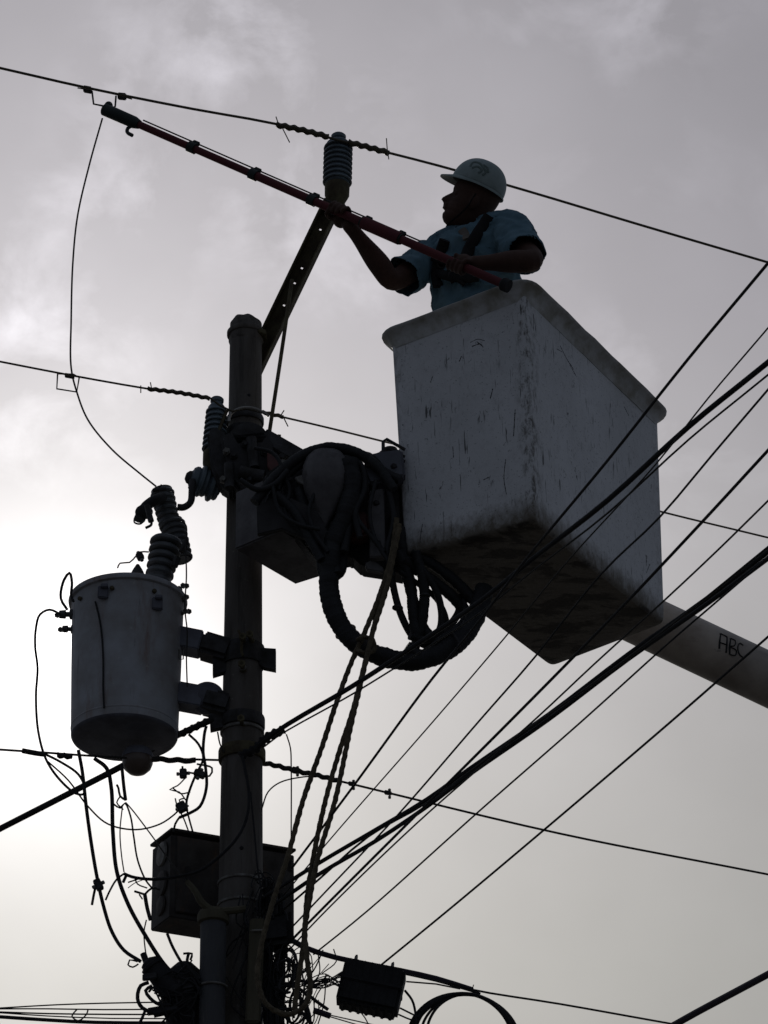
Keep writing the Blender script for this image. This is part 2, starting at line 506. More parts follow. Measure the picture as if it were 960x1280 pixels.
# ------------------------------------------------------------------ generic insulator
def insulator(name, base, top, r, n, label, cap_r=.02, cap_h=.03, m='porc', group=None, r_bot=None, core=.6, foot=None):
    base = Vector(base); top = Vector(top)
    ax = (top-base); H = ax.length; ax.normalize()
    t = thing(name, base, label, 'insulator', group)
    mb = MB(); lathe(mb, base, ax, [(0, r*core*.8), (H*.05, r*core), (H*.95, r*core), (H, r*core*.8)], 24)
    obj('core', mb, M[m], t)
    for i in range(n):
        h0 = H*(.06+.88*i/n); dh = H*.88/n
        rr = r if r_bot is None else r_bot+(r-r_bot)*i/max(1, n-1)
        mb = MB()
        lathe(mb, base+ax*h0, ax, [(dh*.12, rr*core*.98), (dh*.0, rr*.93), (dh*.12, rr), (dh*.38, rr*.97), (dh*.72, rr*.78), (dh*.98, rr*core*.98)], 28, cap=False)
        obj('shed', mb, M[m], t)
    mb = MB(); lathe(mb, base+ax*(H*.99), ax, [(0, cap_r*.9), (cap_h*.35, cap_r*.85), (cap_h*.5, cap_r*1.08), (cap_h*.85, cap_r*1.1), (cap_h, cap_r*.9)], 20)
    obj('cap', mb, M[m], t)
    if foot:
        mb = MB(); lathe(mb, base-ax*foot[0], ax, [(0, foot[1]*.45), (foot[0]*.3, foot[1]*.75), (foot[0]*.55, foot[1]), (foot[0]*.98, foot[1]*1.02)], 20)
        obj('metal_foot', mb, M['rust'], t)
    return t
YI = 11.93
insulator('post_insulator', PY(421.5, 232, YI), PY(423, 178, YI), .062, 8, 'large ribbed post insulator at the top of the slanted steel arm', .029, .040, foot=(.11, .052), core=.82)
insulator('post_insulator', PY(268, 566, 11.93), PY(271, 507, 11.93), .044, 8, 'slim ribbed insulator standing close against the left of the pole', .025, .036, r_bot=.052, core=.8, foot=(.12, .045))
# slanted arm with holes: an angle iron built as two flanges, holes cut as gaps between plate pieces
arm = thing('slanted_arm', PY(338, 452, 11.99), 'slanted olive steel arm with bolt holes rising from the pole top', 'bracket')
A0 = PY(316, 466, 12.10); A1 = PY(411, 268, 11.93)
ad = (A1-A0).normalized()
side = ad.cross(Vector((0, 1, 0))).normalized()      # across the arm, in the picture plane
if side.x < 0: side = -side
AL = (A1-A0).length
hw = .037
holes = [AL*k for k in (.42, .56, .655, .90)]
hs = .0055
mb = MB()
yv = Vector((0, 1, 0))
def ribbon(s0, s1, a, b, th=.004, yo=0):
    c0 = A0+ad*s0; c1 = A0+ad*s1
    box(mb, (c0+c1)/2+side*((a+b)/2)+yv*yo, ad*((s1-s0)/2), side*((b-a)/2), yv*th)
last = 0
hc = -.004
for h_ in holes:
    ribbon(last, h_-hs, -hw, hw)
    ribbon(h_-hs, h_+hs, -hw, hc-hs); ribbon(h_-hs, h_+hs, hc+hs, hw)
    last = h_+hs
ribbon(last, AL, -hw, hw)
obj('web_plate', mb, M['rust'], arm, smooth=False)
mb = MB(); box(mb, (A0+A1)/2-side*(hw-.0035)-yv*.026, ad*(AL/2), side*.003, yv*.022)
obj('flange', mb, M['rust'], arm, smooth=False)
mb = MB(); box(mb, (A0+A1)/2+side*(hw-.0035)-yv*.026, ad*(AL/2), side*.003, yv*.022)
obj('flange', mb, M['rust'], arm, smooth=False)
mb = MB(); beam(mb, PY(333, 420, 11.98), PY(300, 408, 11.98), Vector((0, .03, 0)), Vector((0, 0, .012)))
obj('mounting_tab', mb, M['rust'], arm)
mb = MB(); box(mb, PY(416, 262, 11.93), Vector((.045, 0, -.02)), yv*.03, Vector((.012, 0, .03)), .006)
obj('end_shoe', mb, M['rust'], arm)
mb = MB(); tube(mb, smooth_path([PY(365, 350, 11.93), PY(352, 440, 11.9), PY(336, 545, 11.9)], .1), .008, 8)
obj('brace_rod', mb, M['rust'], arm)

# ------------------------------------------------------------------ overhead wires
def px_r(pts, wpx):
    return wpx/2*PXM(pts[len(pts)//2])
def line_px(name, px, Y0, wpx, m, label, ext=(0, 0), group=None, cat='wire', z_flat=True, smooth=False, Yend=None, **kw):
    # a span: level from its first to its last point, in one vertical plane; ext lengthens it past the frame in metres
    P0 = PY(*px[0], Y0)
    P1 = PZ(*px[-1], P0.z) if Yend is None else PY(*px[-1], Yend)
    d = P1-P0; d.z = 0; d.normalize()
    pts = [PV(a, b, P0, d) for a, b in px]
    if ext[0]: pts = [pts[0]+(pts[0]-pts[1]).normalized()*ext[0]] + pts
    if ext[1]: pts = pts + [pts[-1]+(pts[-1]-pts[-2]).normalized()*ext[1]]
    pp = smooth_path(pts, .12 if not smooth else .03)
    r = wpx/2*PXM(PV(*px[len(px)//2], P0, d)) if isinstance(wpx, (int, float)) else wpx[0]
    mb = MB(); tube(mb, pp, r, 8, **kw)
    return tag(obj(name, mb, M[m], origin=pts[1].copy()), label, cat, group), pts
# the three wires that run left to right along the line
D0 = Vector((.93, .372, 0)).normalized()
def along(px, Yp, dirv=D0, refx=None):
    P0 = PY(*(refx or px[0]), Yp)
    return [PV(a, b, P0, dirv) for a, b in px]
def span(name, px, ref, Yp, wpx, m, label, ext=(0, 0), group=None, step=.15):
    pts = along(px, Yp, D0, ref)
    if ext[0]: pts = [pts[0]+(pts[0]-pts[1]).normalized()*ext[0]]+pts
    if ext[1]: pts = pts+[pts[-1]+(pts[-1]-pts[-2]).normalized()*ext[1]]
    mb = MB(); tube(mb, smooth_path(pts, step), wpx/2*PXM(PY(*ref, Yp)), 8)
    return tag(obj(name, mb, M[m], origin=pts[len(pts)//2].copy()), label, 'wire', group)
def wrap_px(name, px, ref, Yp, wpx, pitch, m, parent=None, label=None, cat=None, lobes=1, amp=.24):
    pts = along(px, Yp, D0, ref)
    mb = MB(); tube(mb, smooth_path(pts, .006), wpx/2*PXM(PY(*ref, Yp)), 10, lobes=lobes, amp=amp, twist=2*PI/(pitch*PXM(PY(*ref, Yp)))*1.0)
    o = obj(name, mb, M[m], parent)
    if label: tag(o, label, cat)
    return o
def sprig(mb, p, q, r=.0025, Y=11.9):
    tube(mb, [PY(*p, Y), PY(*q, Y)], r, 6)

top_ref = (422, 176)
span('power_line', [(0, 85), (110, 110), (240, 136), (345, 155), (422, 175), (548, 207), (660, 239), (800, 281), (960, 328)], top_ref, YI-.065, 3.3, 'barewire', 'topmost bare conductor tied across the large post insulator', (9, 9))
wrap_px('tie_wrap', [(346, 156), (375, 162), (410, 171)], top_ref, YI-.067, 7.5, 12, 'barewire', None, 'spiral tie wrapped on the top conductor left of the insulator', 'wire tie')
wrap_px('tie_wrap', [(436, 178), (460, 184), (486, 191)], top_ref, YI-.067, 7.5, 12, 'barewire', None, 'spiral tie wrapped on the top conductor right of the insulator', 'wire tie')
mb = MB(); sprig(mb, (345, 146), (349, 158)); sprig(mb, (353, 160), (362, 178))
tag(obj('tie_end', mb, M['barewire']), 'bent loose end of the tie left of the large insulator', 'wire')
mb = MB(); sprig(mb, (483, 173), (484, 186)); sprig(mb, (484, 186), (486, 199))
tag(obj('tie_end', mb, M['barewire']), 'upright loose end of the tie right of the large insulator', 'wire')

sec_ref = (308, 512)
sY = 11.89
span('power_line', [(0, 452), (88, 469), (185, 486), (262, 497), (275, 507), (290, 514), (308, 511), (325, 515), (352, 521), (420, 537), (476, 551), (640, 590), (828, 640), (960, 672)], sec_ref, sY, 2.6, 'barewire', 'second bare conductor passing the slim insulator and behind the bucket', (9, 9))
wrap_px('tie_wrap', [(185, 486), (225, 491), (262, 498)], sec_ref, sY, 5.5, 11, 'barewire', None, 'spiral tie on the second conductor left of the slim insulator', 'wire tie')
wrap_px('tie_wrap', [(328, 515), (340, 518), (354, 521)], sec_ref, sY, 5, 11, 'barewire', None, 'short spiral tie on the second conductor right of the pole', 'wire tie')
mb = MB(); tube(mb, smooth_path([PY(286, 527, 11.88), PY(288, 518, 11.88), PY(300, 510.5, 11.875), PY(315, 510, 11.875), PY(326, 514, 11.88), PY(336, 520, 11.9)], .02), .0065, 8)
tag(obj('tie_wire', mb, M['alu']), 'bright wire looped across the front of the pole near its top', 'wire')
mb = MB(); beam(mb, PY(284, 512, 11.88), PY(268, 552, 11.86), Vector((.008, 0, 0)), yv*.003)
tag(obj('metal_strap', mb, M['rust']), 'thin slanting brown strap in front of the slim insulator', 'strap')
mb = MB(); sprig(mb, (176, 482), (176, 491))
tag(obj('tie_end', mb, M['barewire']), 'left one of two tie ends on the second conductor, left of the pole', 'wire')
mb = MB(); sprig(mb, (188, 478), (190, 488))
tag(obj('tie_end', mb, M['barewire']), 'right one of two tie ends on the second conductor, left of the pole', 'wire')
mb = MB(); sprig(mb, (355, 513), (350, 521)); sprig(mb, (354, 521), (360, 533))
tag(obj('tie_end', mb, M['barewire']), 'crossed tie ends on the second conductor right of the pole', 'wire')

neu_ref = (300, 951)
nY = 12.11
span('power_line', [(0, 937), (60, 941), (150, 947), (270, 950), (330, 953), (370, 963), (485, 991), (700, 1042), (960, 1093)], neu_ref, nY, 3.0, 'wire', 'lower neutral wire crossing behind the pole under the transformer', (9, 9))
wrap_px('splice_wrap', [(326, 953), (345, 957), (372, 964), (400, 970), (425, 977)], neu_ref, nY, 6.5, 13, 'wire', None, 'beaded splice on the neutral wire just right of the pole', 'wire splice')
wrap_px('splice_wrap', [(182, 948), (215, 950), (244, 951)], neu_ref, nY, 7, 22, 'wire', None, 'beaded splice on the neutral wire left of the pole', 'wire splice')
wrap_px('splice_wrap', [(72, 944), (82, 945), (90, 946)], neu_ref, nY, 7, 9, 'wire', None, 'short knobbly splice on the neutral wire left of the tank', 'wire splice')
wrap_px('splice_wrap', [(28, 939), (36, 940), (55, 942)], neu_ref, nY, 6.5, 60, 'wire', None, 'smooth connector sleeve on the neutral wire at far left', 'wire splice')
for (cx_, cy_, lab) in ((370, 963, 'dark clamp on the neutral wire nearest the pole'), (440, 980, 'dark clamp on the neutral wire beside the ropes'), (485, 991, 'small dark clamp on the neutral wire right of the ropes')):
    c = along([(cx_, cy_)], nY, D0, neu_ref)[0]
    t = thing('wire_clamp', c, lab, 'wire clamp')
    mb = MB(); box(mb, c, D0*.016, Vector((0, .010, 0)), Vector((0, 0, .012 if cx_ == 370 else .007)), .003); obj('clamp_body', mb, M['darksteel'], t)
    mb = MB(); bolt(mb, c+Vector((.006, 0, -.004)), (0, .3, 1), .045, .0035); obj('clamp_bolt', mb, M['galv'], t)

# ------------------------------------------------------------------ cables fanning out toward the right
fan = [
 ('power_cable', [(318, 938), (345, 915), (440, 858), (520, 806), (600, 752), (668, 697), (760, 625), (860, 534), (960, 453)], 11.9, 6.6, 'rubber', 'thick black cable rising from the pole collar across the bucket', 1.0),
 ('service_cable', [(430, 866), (530, 803), (600, 760), (664, 703)], None, 3.4, 'wire', '', 0),
 ('service_wire', [(365, 1085), (440, 985), (539, 850), (600, 775), (656, 701), (760, 575), (860, 449), (960, 329)], 11.95, 3.6, 'rubber', 'steepest black wire, crossing the bucket and leaving the frame highest', 1.0),
 ('service_wire', [(350, 1125), (412, 1050), (543, 900), (631, 797), (710, 701), (820, 580), (885, 498), (960, 410)], 11.96, 2.0, 'wire', 'thin wire that passes under the thick cable at the bucket edge', 1.0),
 ('service_wire', [(345, 1180), (400, 1122), (496, 1020), (600, 900), (668, 822), (752, 717), (825, 646), (890, 569), (960, 487)], 11.97, 2.6, 'rubber', 'wire touching the right edge of the bucket where the second conductor emerges', 1.0),
 ('service_wire', [(348, 1192), (400, 1139), (534, 1005), (639, 900), (720, 818), (785, 751), (879, 651), (960, 563)], 11.96, 3.8, 'rubber', 'heavier wire crossing the lower right corner of the bucket', 1.0),
 ('service_wire', [(350, 1200), (400, 1146), (520, 1030), (668, 900), (744, 829), (832, 749), (900, 685), (960, 626)], 11.97, 2.4, 'wire', 'thin wire crossing over the bucket just above the thick bundle', 1.0),
 ('service_wire', [(392, 1193), (460, 1138), (600, 1013), (729, 900), (840, 800), (875, 770), (960, 697)], 11.95, 2.4, 'rubber', 'wire running just below the thick bundle and the boom root', 1.0),
 ('service_wire', [(473, 1209), (560, 1138), (684, 1034), (841, 900), (960, 796)], 11.95, 2.8, 'rubber', 'lowest wire of the fan, crossing the lettering on the boom', 1.0),
 ('service_cable', [(325, 1125), (400, 1078), (470, 1037), (534, 999), (587, 961), (686, 893), (785, 818), (885, 747), (960, 690)], 11.9, 5.6, 'rubber', 'upper cable of the thick black bundle below the bucket', 1.0),
 ('service_cable', [(330, 1140), (400, 1092), (470, 1051), (534, 1008), (587, 968), (686, 899), (785, 824), (885, 754), (960, 698)], 11.9, 5.6, 'rubber', 'lower cable of the thick black bundle below the bucket', 1.0),
 ('service_cable', [(340, 1150), (400, 1098), (460, 1046), (534, 1003), (640, 925), (760, 841), (870, 757), (960, 684)], 11.93, 3.0, 'wire', 'thin strand laid along the thick black bundle', 1.0),
]
for name, px, Y0, wp, m, lab, e in fan:
    if Y0 is None: continue
    o, pts = line_px(name, px, Y0, wp, m, lab, (0, 7), cat='cable' if 'cable' in name else 'wire')
    if lab.startswith('thick black cable rising'):
        THICK = pts
# messenger strand beside the thick cable
mb = MB()
mp_ = smooth_path([p+Vector((0, 0, .0)) for p in THICK], .12)
q = [p+Vector((0, .01, -.014))+Vector((0, 0, -.028))*math.sin(min(1, i/len(mp_)*2)*PI) for i, p in enumerate(mp_)]
tube(mb, q[1:int(len(q)*.5)], .0035, 6)
tag(obj('messenger_wire', mb, M['wire']), 'thin strand hanging just under the thick cable left of the bucket', 'wire')
o, _p = line_px('service_cable', [(262, 901), (222, 919), (150, 959), (90, 990), (0, 1036)], 11.9, 8.0, 'rubber', 'thick black cable leaving the frame at lower left below the transformer', (0, 0), cat='cable', Yend=12.6)
P_ = _p; mb = MB()
tube(mb, smooth_path([P_[-1], P_[-1]+(P_[-1]-P_[-2]).normalized()*7], .5), 4*PXM(P_[-1]), 8)
e_ = obj('cable_run', mb, M['rubber'], o); e_.location = WO[e_.name]-WO[o.name]
tag(o, 'thick black cable leaving the frame at lower left below the transformer', 'cable')
# dead-end grips
for px, Y0, wp, lab in (([(300, 945), (318, 937), (335, 921), (355, 912)], 11.88, 11, 'black wrapped grip tying the thick cable to the front of the pole'),
                        ([(266, 898), (250, 906), (225, 918)], 11.9, 8.5, 'black wrapped grip on the cable between tank and lower bracket')):
    pts = smooth_path([PY(a, b, Y0) for a, b in px], .006)
    mb = MB(); tube(mb, pts, wp/2*PXM(pts[0]), 10, lobes=1, amp=.25, twist=2*PI/.028)
    tag(obj('cable_grip', mb, M['rubber']), lab, 'cable grip')
line_px('service_cable', [(838, 1284), (870, 1266), (915, 1242), (960, 1218)], 12.2, 9, 'purple', 'thick dark cable crossing the bottom right corner of the view', (6, 7), cat='cable', Yend=11.6)
line_px('service_wire', [(560, 1228), (590, 1237), (700, 1255), (835, 1279)], 12.0, 2.8, 'rubber', 'thin wire running right from the cable coil to the bottom edge', (0, 8))
o, _ = line_px('service_cable', [(352, 1168), (380, 1184), (420, 1197), (500, 1213), (545, 1223), (590, 1237)], 11.95, 7.0, 'purple', 'dark purplish cable from the pole holding the splice box', (0, 0), cat='cable')
line_px('service_wire', [(500, 1216), (545, 1226), (580, 1236), (600, 1242)], 11.97, 3.0, 'rubber', 'short strand twisted below the purplish cable by the coil', (0, 0))
line_px('service_wire', [(508, 1227), (545, 1230), (575, 1236)], 11.93, 2.2, 'rubber', 'straight strand joining the splice box to the top of the coil', (0, 0))
for i, (px, wp, lab) in enumerate((
   ([(250, 1252), (130, 1254), (70, 1256), (0, 1260)], 2.0, 'highest wire of the flat group leaving at bottom left'),
   ([(250, 1261), (130, 1262), (60, 1261), (0, 1261)], 2.0, 'second wire of the flat group at bottom left'),
   ([(250, 1268), (140, 1268), (60, 1267), (0, 1265)], 2.2, 'third wire of the flat group at bottom left'),
   ([(250, 1273), (140, 1273), (60, 1270), (0, 1266)], 1.8, 'fourth wire of the flat group at bottom left'),
   ([(250, 1279), (120, 1278), (60, 1275), (0, 1271)], 5.0, 'thick lowest cable of the flat group at bottom left'))):
    P0 = PY(*px[0], 11.95); P1 = PY(*px[-1], 12.3)
    d = (P1-P0); d.z = 0; d.normalize()
    pts = [PV(a, b, P0, d) for a, b in px]; pts.append(pts[-1]+(pts[-1]-pts[-2]).normalized()*7)
    mb = MB(); tube(mb, smooth_path(pts, .2), wp/2*PXM(P0), 8)
    tag(obj('service_wire', mb, M['rubber']), lab, 'wire')

# ------------------------------------------------------------------ jumper and small wires (free curves)
def curve_px(name, px, Y, wpx, m, label, cat='wire', parent=None, step=.02, sides=7, **kw):
    if isinstance(Y, (int, float)): Ys = [Y]*len(px)
    else: Ys = [Y[0]+(Y[1]-Y[0])*i/(len(px)-1) for i in range(len(px))]
    pts = [PY(a, b, y) for (a, b), y in zip(px, Ys)]
    mb = MB(); tube(mb, smooth_path(pts, step), wpx/2*PXM(pts[0]), sides, **kw)
    o = obj(name, mb, M[m], parent)
    if parent is None: tag(o, label, cat)
    return o
TY = 11.98      # transformer axis distance
curve_px('jumper_wire', [(128, 148), (112, 205), (97, 270), (91, 330), (89, 400), (89, 460), (96, 490), (110, 525), (140, 562), (175, 592), (195, 608)], (11.75, 11.9), 2.3, 'wire', 'long thin jumper wire hanging from the stick head down to the cutout')
mb = MB()
tube(mb, [PY(*p, 11.83) for p in ((72, 467), (71, 486), (96, 490), (99, 472), (92, 468), (72, 467))], .0035, 6)
tag(obj('wire_loop', mb, M['wire']), 'small squarish wire loop hanging on the second conductor at left', 'wire loop')
mb = MB(); beam(mb, PY(81, 469, 11.8), PY(93, 471, 11.8), Vector((0, .008, 0)), Vector((0, 0, .008)), .002)
tag(obj('wire_clamp', mb, M['darksteel']), 'small clamp on the second conductor above the wire loop', 'wire clamp')
wires = [
 ([(84, 762), (76, 748), (80, 725), (87, 716), (90, 728), (89, 745), (92, 752)], 11.85, 3.6, 'rubber', 'stiff cable loop standing up at the upper left of the tank'),
 ([(76, 768), (62, 762), (50, 768), (45, 785), (44, 808), (47, 835), (45, 870), (48, 915), (58, 950), (75, 975), (95, 992), (104, 993), (106, 985), (98, 968), (75, 952), (55, 942)], 11.84, 3.2, 'rubber', 'long cable drooping left of the tank to the neutral wire'),
 ([(98, 938), (103, 965), (108, 1010), (115, 1060), (122, 1100), (130, 1135), (140, 1165), (155, 1188), (176, 1202)], 11.88, 4.6, 'rubber', 'thick drop cable left, from tank base to the black splice closure'),
 ([(118, 948), (133, 960), (139, 985), (141, 1040), (146, 1090), (160, 1130), (182, 1170), (205, 1205), (225, 1226)], 11.86, 5.2, 'rubber', 'thicker drop cable from the tank base passing right of the thick left one'),
 ([(152, 955), (155, 985), (157, 1000)], 11.86, 4.4, 'rubber', 'short cable stub hanging straight down under the tank'),
 ([(157, 1000), (150, 995), (148, 985), (146, 981)], 11.86, 3, 'wire', 'twisted short pigtail beside the stub under the tank'),
 ([(142, 1005), (150, 1010), (156, 1004), (163, 1020), (167, 1045), (172, 1075), (182, 1100), (190, 1110)], 11.85, 2.4, 'rubber', 'thin drop wire curving from the stub into the cabinet left side'),
 ([(157, 1003), (165, 1012), (190, 1045), (215, 1080), (240, 1110)], 11.83, 1.8, 'wire', 'very thin straight wire slanting down across the cabinet corner'),
 ([(153, 1008), (150, 1040), (152, 1070), (155, 1090)], 11.85, 1.7, 'wire', 'very thin wire dropping to the horizontal stub left of the cabinet'),
 ([(60, 952), (85, 975), (110, 1008), (135, 1030), (170, 1037), (200, 1030), (218, 1018), (224, 1012)], 11.84, 2.2, 'rubber', 'thin slack wire sagging between far left and the cabinet top'),
 ([(258, 908), (256, 915), (254, 940), (257, 960), (258, 985), (250, 1008), (238, 1016), (224, 1022)], 11.82, 4.0, 'rubber', 'outer bent cable of the pair dropping left of the pole'),
 ([(236, 918), (248, 930), (254, 948), (245, 968), (238, 985), (233, 1003), (234, 1014)], 11.84, 3.2, 'rubber', 'inner bent cable of the pair dropping left of the pole'),
 ([(228, 958), (230, 968), (238, 966), (262, 970), (265, 960), (246, 955)], 11.82, 2.6, 'wire', 'small kinked wire frame just left of the pole'),
 ([(232, 972), (222, 982), (212, 987), (224, 990), (232, 1000)], 11.82, 1.8, 'wire', 'zigzag thin wire end left of the pole'),
 ([(224, 1022), (219, 1030), (217, 1040)], 11.86, 2.8, 'wire', 'short wire entering the cabinet top at its left corner'),
 ([(232, 1005), (236, 1022), (241, 1040)], 11.86, 2.4, 'wire', 'second short wire entering the cabinet top'),
 ([(155, 1092), (165, 1096), (190, 1099), (220, 1096), (250, 1088), (275, 1070), (298, 1045), (309, 1020), (311, 990), (306, 960), (303, 945)], 11.8, 4.2, 'rubber', 'cable curving across the cabinet and up the front of the pole'),
 ([(155, 1092), (146, 1099), (138, 1112), (132, 1125)], 11.83, 2.6, 'rubber', 'short pigtail bridging the two thick drop cables'),
 ([(158, 1094), (154, 1103)], 11.82, 4, 'rubber', 'stubby cable end left of the cabinet'),
 ([(122, 1100), (118, 1115), (115, 1131)], 11.84, 3.4, 'rubber', 'stiff free end hanging from the left drop cable'),
 ([(181, 1118), (184, 1135), (188, 1150)], 11.84, 5, 'rubber', 'dark cable stub against the left wall of the cabinet'),
 ([(181, 1118), (168, 1114)], 11.84, 3, 'wire', 'short pointed wire end left of the cabinet wall'),
 ([(181, 1118), (190, 1110), (200, 1112)], 11.84, 3, 'wire', 'forked wire joining the stub to the cabinet'),
 ([(183, 1150), (180, 1165), (182, 1190), (184, 1200)], 11.86, 1.8, 'wire', 'thin wire from the cabinet bottom to the splice closure'),
 ([(209, 1167), (215, 1182), (223, 1197), (231, 1210)], 11.86, 3.8, 'rubber', 'short cable leaving the cabinet floor'),
 ([(358, 918), (363, 935), (364, 960), (364, 1045)], 11.9, 1.8, 'wire', 'thin vertical wire right of the pole from the cable grip'),
 ([(410, 970), (380, 971), (350, 978), (335, 990), (327, 1012)], 11.95, 1.9, 'wire', 'thin wire curving from the neutral down to the pole edge'),
 ([(272, 915), (275, 930), (280, 940)], 11.93, 2, 'wire', 'tiny wire hanging from the lower left clamp ear'),
 ([(228, 650), (233, 658), (232, 680), (233, 720), (231, 760), (234, 790), (233, 820), (234, 858)], 11.84, 1.9, 'wire', 'thin ground wire running down right of the tank'),
 ([(147, 710), (150, 704), (162, 703), (170, 695), (175, 690), (186, 690)], 11.83, 2.0, 'wire', 'thin bent wire on the tank lid left of the bushing'),
 ([(118, 736), (124, 762), (127, 785), (129, 824)], None, 3.0, 'rubber', ''),
 ([(313, 990), (318, 1040), (322, 1085), (326, 1110)], 11.86, 2.4, 'rubber', 'thin cable down the right front of the pole'),
 ([(178, 1100), (168, 1104), (160, 1110)], 11.9, 1.2, 'wire', 'hair thin stray strand beside the cabinet left wall'),
]
for px, Y, wp, m, lab in wires:
    if Y is None: continue
    curve_px('jumper_cable' if wp > 2.9 else 'thin_wire', px, Y, wp, m, lab, 'cable' if wp > 2.9 else 'wire')
# connectors
for (a, b, wp, lab) in (((224, 1004), (230, 1014), 12, 'black parallel connector above the cabinet'), ((229, 962), (229, 972), 9, 'small connector on the kinked wire frame'),
                        ((243, 965), (256, 970), 8, 'black connector right on the kinked wire frame'), ((120, 1100), (126, 1112), 9, 'black connector joining the left drop cable'),
                        ((176, 694), (174, 697), 9, 'small connector on the thin wire above the lid')):
    c = (PY(*a, 11.81)+PY(*b, 11.81))/2
    dv = (PY(*b, 11.81)-PY(*a, 11.81))/2
    if dv.length < .01: dv = Vector((.012, 0, .006))
    w_ = dv.cross(yv).normalized()*(wp/2*PXM(c))
    t = thing('wire_connector', c, lab, 'wire connector')
    mb = MB(); box(mb, c, dv, w_, yv*.014, .003); obj('connector_body', mb, M['darksteel'], t)
    mb = MB(); bolt(mb, c, w_.normalized()+Vector((0, .3, .2)), .05, .004); obj('connector_bolt', mb, M['galv'], t)
# ------------------------------------------------------------------ transformer
tc_top = PY(160, 752, TY); tc_bot = PY(155.5, 921, TY)
TXc = Vector(((tc_top.x+tc_bot.x)/2, TY, tc_bot.z))
Rt = 70.5*PXM(tc_top); Rb = 66.8*PXM(tc_bot)
H_ = tc_top.z-tc_bot.z
ax = (tc_top-tc_bot).normalized()
tr = thing('transformer', tc_bot, 'grey can shaped pole transformer against the sun, left of the pole', 'transformer')
mb = MB(); lathe(mb, tc_bot, ax, [(0, Rb), (H_*.05, Rb*1.005), (H_*.5, (Rb+Rt)/2), (H_*.93, Rt*.985), (H_*.955, Rt), (H_*.97, Rt)], 64, cap=False)
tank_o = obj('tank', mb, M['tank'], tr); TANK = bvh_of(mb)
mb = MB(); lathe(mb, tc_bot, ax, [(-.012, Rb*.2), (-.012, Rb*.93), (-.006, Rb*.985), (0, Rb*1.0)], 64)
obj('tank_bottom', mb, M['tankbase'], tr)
mb = MB(); lathe(mb, tc_bot+ax*H_*.965, ax, [(0, Rt*1.0), (.004, Rt*1.045), (.016, Rt*1.055), (.024, Rt*1.045), (.028, Rt*1.0)], 64, cap=False)
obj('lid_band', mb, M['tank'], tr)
mb = MB(); lathe(mb, tc_bot+ax*(H_*.965+.02), ax, [(0, Rt*1.0), (.012, Rt*.97), (.028, Rt*.80), (.040, Rt*.45), (.043, .01)], 64)
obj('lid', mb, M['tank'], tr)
for (a, b) in (((129, 742), 0), ((197, 756), 1)):   # lifting lugs
    p = onto(TANK, *a, .004) or PY(*a, TY-Rt)
    mb = MB(); box(mb, p+Vector((0, -.008, 0)), Vector((.020, .004, 0)), Vector((0, .010, 0)), Vector((0, 0, .026)), .004)
    box(mb, p+Vector((.006, -.022, .020)), Vector((.014, 0, 0)), Vector((0, .012, 0)), Vector((0, 0, .008)), .003)
    obj('lifting_lug', mb, M['tankbase'], tr)
p = [onto(TANK, a, b, .005) for a, b in ((119, 752), (124, 772), (127, 792), (129, 824), (129, 860), (130, 885))]
p = [q for q in p if q]
mb = MB(); tube(mb, smooth_path(p, .03), .004, 6); obj('ground_strap', mb, M['rubber'], tr)
def terminal(a, b, wpx, name='terminal'):
    A_, B_ = PY(*a, TY-.04), PY(*b, TY-.04)
    mb = MB(); L_ = (B_-A_).length; r_ = wpx/2*PXM(A_)
    lathe(mb, A_, B_-A_, [(0, r_*.8), (L_*.2, r_*.8), (L_*.25, r_*1.1), (L_*.42, r_*1.1), (L_*.46, r_*.55), (L_*.62, r_*.55), (L_*.65, r_*.95), (L_, r_*.85)], 14)
    o = obj(name, mb, M['porc2'], tr)
    mb = MB(); bolt(mb, B_+Vector((0, 0, -.004)), (.3, 1, .5), .05, .006); obj('terminal_bolt', mb, M['galv'], o)
terminal((97, 768), (74, 768), 12)
terminal((97, 787), (78, 786), 10)
for a, b, w_ in (((222, 738), (231, 731), 7), ((224, 768), (234, 763), 6), ((226, 752), (231, 745), 8)):
    terminal(a, b, w_, 'side_stud')
# rim bolts and the little lid fitting
mb = MB(); c = PY(172, 714, TY+.02); lathe(mb, c-Vector((0, 0, .02)), (0, 0, 1), [(0, .03), (.02, .022), (.032, .016), (.05, .006)], 12)
obj('lid_valve', mb, M['darksteel'], tr)
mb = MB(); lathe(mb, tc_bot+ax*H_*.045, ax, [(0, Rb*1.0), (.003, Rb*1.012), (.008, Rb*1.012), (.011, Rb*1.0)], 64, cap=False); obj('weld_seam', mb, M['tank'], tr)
for k in range(3):
    a_ = -PI/2+(.55, -.9, -.2)[k]
    mb = MB(); c = tc_bot+ax*(H_*.90)+Vector((math.cos(a_), math.sin(a_), 0))*(Rt*.995); lathe(mb, c, Vector((math.cos(a_), math.sin(a_), 0)), [(0, .009), (.008, .009), (.012, .005)], 10); obj('lid_bolt', mb, M['rust'], tr)
# primary bushing on the lid
bb, bt = PY(196, 735, TY-.03), PY(209, 674, TY-.03)
ax_b = (bt-bb).normalized(); HB = (bt-bb).length
mb = MB(); lathe(mb, bb-ax_b*.02, ax_b, [(0, .05), (.02, .055), (HB*.5, .044), (HB, .036), (HB+.02, .02)], 24); bo = obj('bushing', mb, M['porc2'], tr)
for i in range(6):
    rr = .054+.0024*i
    mb = MB(); dh = HB*.95/6
    lathe(mb, bb+ax_b*(HB*.06+dh*i), ax_b, [(0, .043), (dh*.05, rr*.9), (dh*.22, rr), (dh*.5, rr*.99), (dh*.78, rr*.88), (dh*.98, .043)], 28, cap=False)
    obj('shed', mb, M['porc2'], bo)
